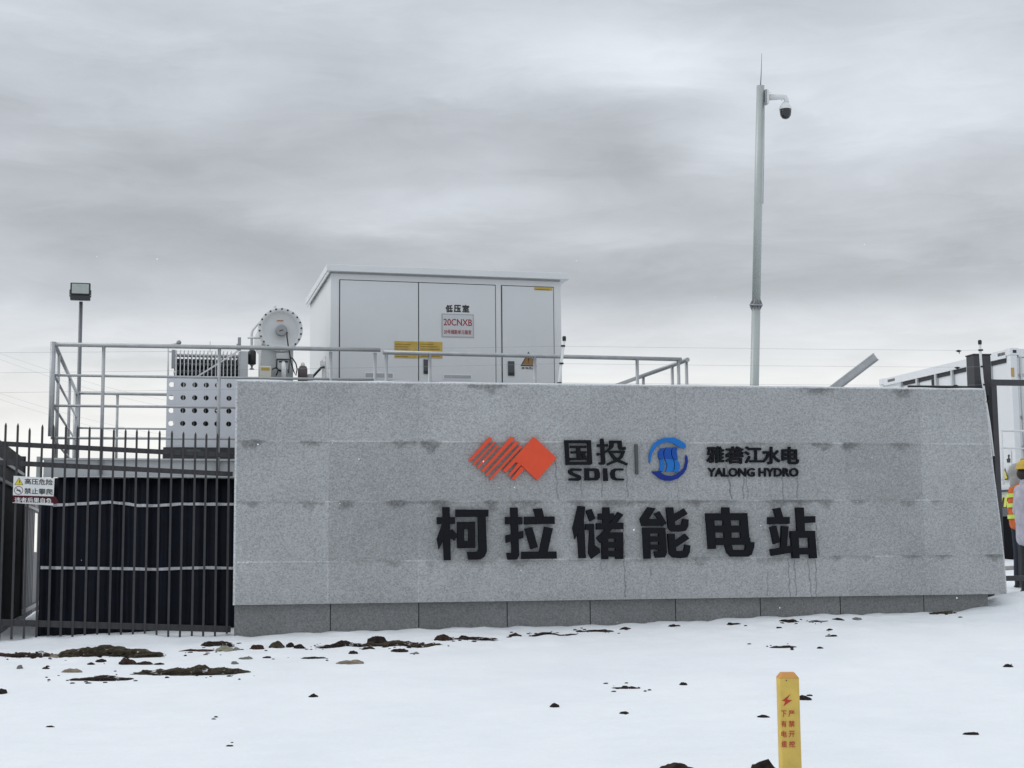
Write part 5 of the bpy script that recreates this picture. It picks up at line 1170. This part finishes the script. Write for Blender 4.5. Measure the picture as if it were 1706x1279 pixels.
S_, R_, O_, T_, G_, D_ = M_SOIL, M_SOILR, M_SOILO, M_STONET, M_STONEG, M_SLAB
LUMPS = [
 ('soil_bank', 58, 262, 1067, 1094, O_, 'broad olive brown bank of bare soil in the snow before the picket fence', 'soil'),
 ('soil_bank', -14, 82, 1082, 1096, R_, 'low reddish brown strip of bare soil at the left frame edge', 'soil'),
 ('stone', 24, 39, 1087, 1095, T_, 'small tan stone on the reddish soil at the left frame edge', 'stone'),
 ('stone', 76, 97, 1088, 1096, T_, 'flat tan stone at the foot of the broad soil bank', 'stone'),
 ('stone', 26, 35, 1105, 1115, G_, 'small upright grey stone alone in the snow at far left', 'stone'),
 ('clod', 69, 82, 1110, 1115, S_, 'small flat dark clod just left of the long tan stone', 'clod'),
 ('stone', 100, 136, 1113, 1121, T_, 'long tan stone lying in the snow below the soil bank', 'stone'),
 ('clod', 144, 157, 1102, 1108, S_, 'tiny dark clod just below the middle of the soil bank', 'clod'),
 ('clod', 157, 177, 1096, 1103, S_, 'slanting dark clod under the lower edge of the soil bank', 'clod'),
 ('clod', 195, 226, 1094, 1108, R_, 'jagged dark clod with a raised left tip below the soil bank', 'clod'),
 ('clod', 220, 256, 1101, 1108, R_, 'reddish crumbly clod in the middle of a row of three', 'clod'),
 ('clod', 254, 273, 1102, 1108, S_, 'dark right end clod of a row of three below the soil bank', 'clod'),
 ('soil_strip', 107, 212, 1121, 1135, S_, 'dark tapering strip of bare soil, lowest at the left', 'soil'),
 ('soil_strip', 215, 396, 1104, 1126, O_, 'long brown strip of bare soil ending below the wall corner', 'soil'),
 ('stone', 384, 397, 1100, 1107, G_, 'small grey stone on the right tip of the long soil strip', 'stone'),
 ('clod', -10, 9, 1144, 1157, S_, 'dark clod cut by the left frame edge', 'clod'),
 ('soil_strip', 300, 358, 1079, 1086, R_, 'reddish tan strip of soil left of the pale slab', 'soil'),
 ('stone_slab', 357, 387, 1073, 1085, D_, 'pale greenish slab fragment in the snow before the wall corner', 'slab'),
 ('stone', 386, 401, 1077, 1084, G_, 'small grey green stone just right of the pale slab', 'stone'),
 ('clod', 414, 440, 1072, 1083, R_, 'dark reddish clod, first of four before the wall', 'clod'),
 ('stone', 446, 474, 1067, 1080, O_, 'rounded brown rock, biggest of the four before the left end of the wall', 'rock'),
 ('clod', 475, 489, 1068, 1079, S_, 'small black pointed clod close beside the rounded brown rock', 'clod'),
 ('clod', 488, 507, 1071, 1081, S_, 'low black clod, last of the four before the wall', 'clod'),
 ('soil_strip', 510, 602, 1065, 1080, S_, 'ragged dark strip of soil below the first plinth slabs', 'soil'),
 ('soil_hollow', 336, 387, 1063, 1076, S_, 'dark wedge of bare soil at the left corner of the wall', 'soil'),
 ('clod', 396, 421, 1092, 1099, G_, 'half grey half dark clod below the pale slab', 'clod'),
 ('clod', 436, 452, 1092, 1097, S_, 'small dark clod below the rounded brown rock', 'clod'),
 ('soil_strip', 503, 542, 1091, 1098, S_, 'thin dark sliver of soil left of the long tan bone shaped stone', 'soil'),
 ('clod', 580, 596, 1082, 1090, S_, 'small dark clod with a pale tip above the tan bone shaped stone', 'clod'),
 ('stone', 558, 606, 1097, 1107, T_, 'long tan bone shaped stone lying in the snow', 'stone'),
 ('clod', 610, 645, 1055, 1073, S_, 'tall dark clod leaning over the olive soil strip by the plinth', 'clod'),
 ('soil_strip', 578, 726, 1064, 1077, O_, 'long olive strip of turf and soil along the plinth', 'soil'),
 ('clod', 723, 754, 1054, 1067, R_, 'dark red brown clod at the right end of the olive soil strip', 'clod'),
 ('clod', 763, 782, 1055, 1065, S_, 'black clod standing on the thin strip of soil by the plinth', 'clod'),
 ('soil_strip', 752, 823, 1058, 1066, S_, 'thin dark strip of soil by the plinth below the third slab joint', 'soil'),
 ('soil_strip', 870, 955, 1052, 1057, S_, 'thin broken line of dark soil along the plinth right of the flat reddish clod', 'soil'),
 ('soil_strip', 640, 700, 1068, 1074, R_, 'ragged reddish smear of soil in front of the olive soil strip', 'soil'),
 ('clod', 847, 870, 1054, 1060, R_, 'flat reddish clod by the plinth below the emblem', 'clod'),
 ('clod', 602, 625, 1076, 1082, S_, 'flat dark clod under the olive soil strip', 'clod'),
 ('clod', 650, 680, 1076, 1087, S_, 'dark clod with a thin tail to its left under the olive soil strip', 'clod'),
 ('stone', 682, 698, 1085, 1090, G_, 'tiny grey tan stone right of the tailed clod', 'stone'),
 ('clod', 958, 976, 1049, 1054, S_, 'small dark clod close to the plinth, left of a longer dark one', 'clod'),
 ('soil_strip', 976, 1022, 1046, 1053, S_, 'long low dark clod close to the plinth below the letters', 'clod'),
 ('clod', 1032, 1053, 1044, 1049, S_, 'small dark clod right of the long low one by the plinth', 'clod'),
 ('clod', 1114, 1135, 1038, 1045, S_, 'dark clod at the foot of the muddy plinth joint', 'clod'),
 ('clod', 1211, 1237, 1035, 1041, S_, 'dark mound shaped clod below the middle of the plinth, alone', 'clod'),
 ('clod', 1297, 1333, 1028, 1038, S_, 'big black clod by the plinth below the last large character', 'clod'),
 ('soil_strip', 1345, 1383, 1031, 1037, O_, 'thin olive strip of soil between two black clods by the plinth', 'soil'),
 ('clod', 1385, 1409, 1027, 1034, S_, 'squarish black clod by the plinth, left of the grey stone', 'clod'),
 ('stone', 1419, 1438, 1026, 1034, G_, 'grey stone by the plinth, right of the squarish black clod', 'stone'),
 ('soil_strip', 1553, 1597, 1015, 1023, O_, 'olive tuft of soil at the right end of the plinth', 'soil'),
 ('soil_strip', 1285, 1327, 1073, 1080, S_, 'dark sliver of soil in open snow above the yellow post', 'soil'),
 ('clod', 1375, 1396, 1056, 1061, S_, 'small dark clod in open snow below the squarish black clod', 'clod'),
 ('clod', 1294, 1304, 1043, 1047, S_, 'tiny speck of soil just below the big black clod', 'clod'),
 ('clod', 1377, 1388, 1046, 1051, S_, 'tiny speck of soil below the olive strip by the plinth', 'clod'),
 ('clod', 1361, 1373, 1076, 1081, S_, 'tiny dark clod right of the soil sliver above the yellow post', 'clod'),
 ('clod', 1132, 1146, 1135, 1142, S_, 'small pointed clod alone in mid snow left of the yellow post top', 'clod'),
 ('soil_strip', 1018, 1066, 1142, 1148, S_, 'thin streak of dark soil in open mid snow', 'soil'),
 ('clod', 1032, 1048, 1183, 1190, S_, 'small dark clod below the thin mid snow streak', 'clod'),
 ('clod', 1261, 1283, 1190, 1196, S_, 'small flat dark clod just left of the yellow post', 'clod'),
 ('stone', 1320, 1354, 1156, 1167, S_, 'black stone half hidden behind the yellow post', 'stone'),
 ('clod', 1672, 1690, 1105, 1112, S_, 'small dark clod near the right frame edge', 'clod'),
 ('clod', 1605, 1634, 1217, 1225, S_, 'flat dark clod in the lower right snow', 'clod'),
 ('clod', 1097, 1162, 1264, 1292, R_, 'big red brown clod cut by the bottom frame edge', 'clod'),
 ('clod', 1250, 1297, 1263, 1292, S_, 'big black clod at the foot of the yellow post', 'clod'),
 ('clod', 513, 530, 1155, 1162, S_, 'small dark crumb of soil in the left middle snow', 'clod'),
 ('clod', 916, 933, 1169, 1179, S_, 'small black pointed clod in the middle of the open snow', 'clod'),
 ('clod', 75, 90, 1208, 1212, S_, 'thin dark speck of soil in the lower left snow', 'clod'),
 ('clod', 376, 388, 1240, 1244, S_, 'lowest tiny speck of soil in the left half of the snow', 'clod'),
 ('clod', 352, 360, 1196, 1199, S_, 'tiny speck of soil above the lowest speck in the left snow', 'clod'),
]
for i, (nm, x0, x1, yt, yb, m, lb, ct_) in enumerate(LUMPS): lump(nm, x0, x1, yt, yb, m, lb, ct_, seed=i * 1.37 + .4)

# crumbs of soil strewn round the bare patches: too many and small to count
mb = MB(); rc = random.Random(5)
for (nm, x0, x1, yt, yb, m, lb, ct_) in LUMPS:
    k = int(3 + (x1 - x0) * .16) if 'soil' in nm else (1 if rc.random() < .6 else 0)
    for _ in range(k):
        px_ = rc.gauss((x0 + x1) / 2, (x1 - x0) * .42 + 3); py_ = yb + rc.gauss(-1.0, 2.6 if yb < 1120 else 4.0)
        if py_ < 1030 and px_ < 1560: continue
        p, d_ = on_ground(px_, py_)
        if (p - WP).dot(WN) < .12 and p.x > WP.x: continue
        r = rc.uniform(.004, .017); o_ = len(mb.v); mb.ball((0, 0, 0), 1, 1, 6, 4); sx_, sy_, sz_ = r * rc.uniform(.8, 2.2), r, r * rc.uniform(.4, .8)
        mb.v[o_:] = [(p.x + v[0] * sx_ * (1 + rc.uniform(-.25, .25)), p.y + v[1] * sy_, p.z + v[2] * sz_ + .002) for v in mb.v[o_:]]
tag(mb.build('soil_crumbs', M_SOIL), 'crumbs of dark soil strewn over the snow round the bare patches', 'soil', kind='stuff')

# ------------------------------------------------------------------ falling snow
mb = MB(); rs = random.Random(21)
for _ in range(60):
    d_ = rs.uniform(6.5, 15.5); p = atd(rs.uniform(-250, 1950), rs.uniform(400, 1150), d_); r = rs.uniform(.0018, .0045)
    if p.z < gz(p.x, p.y) + .2: continue
    mb.ball(p, r, rs.uniform(.7, 1.3), 6, 4)
tag(mb.build('falling_snow', M_SNOWCAP), 'sparse snowflakes drifting in the air before the wall', 'snowflakes', kind='stuff')
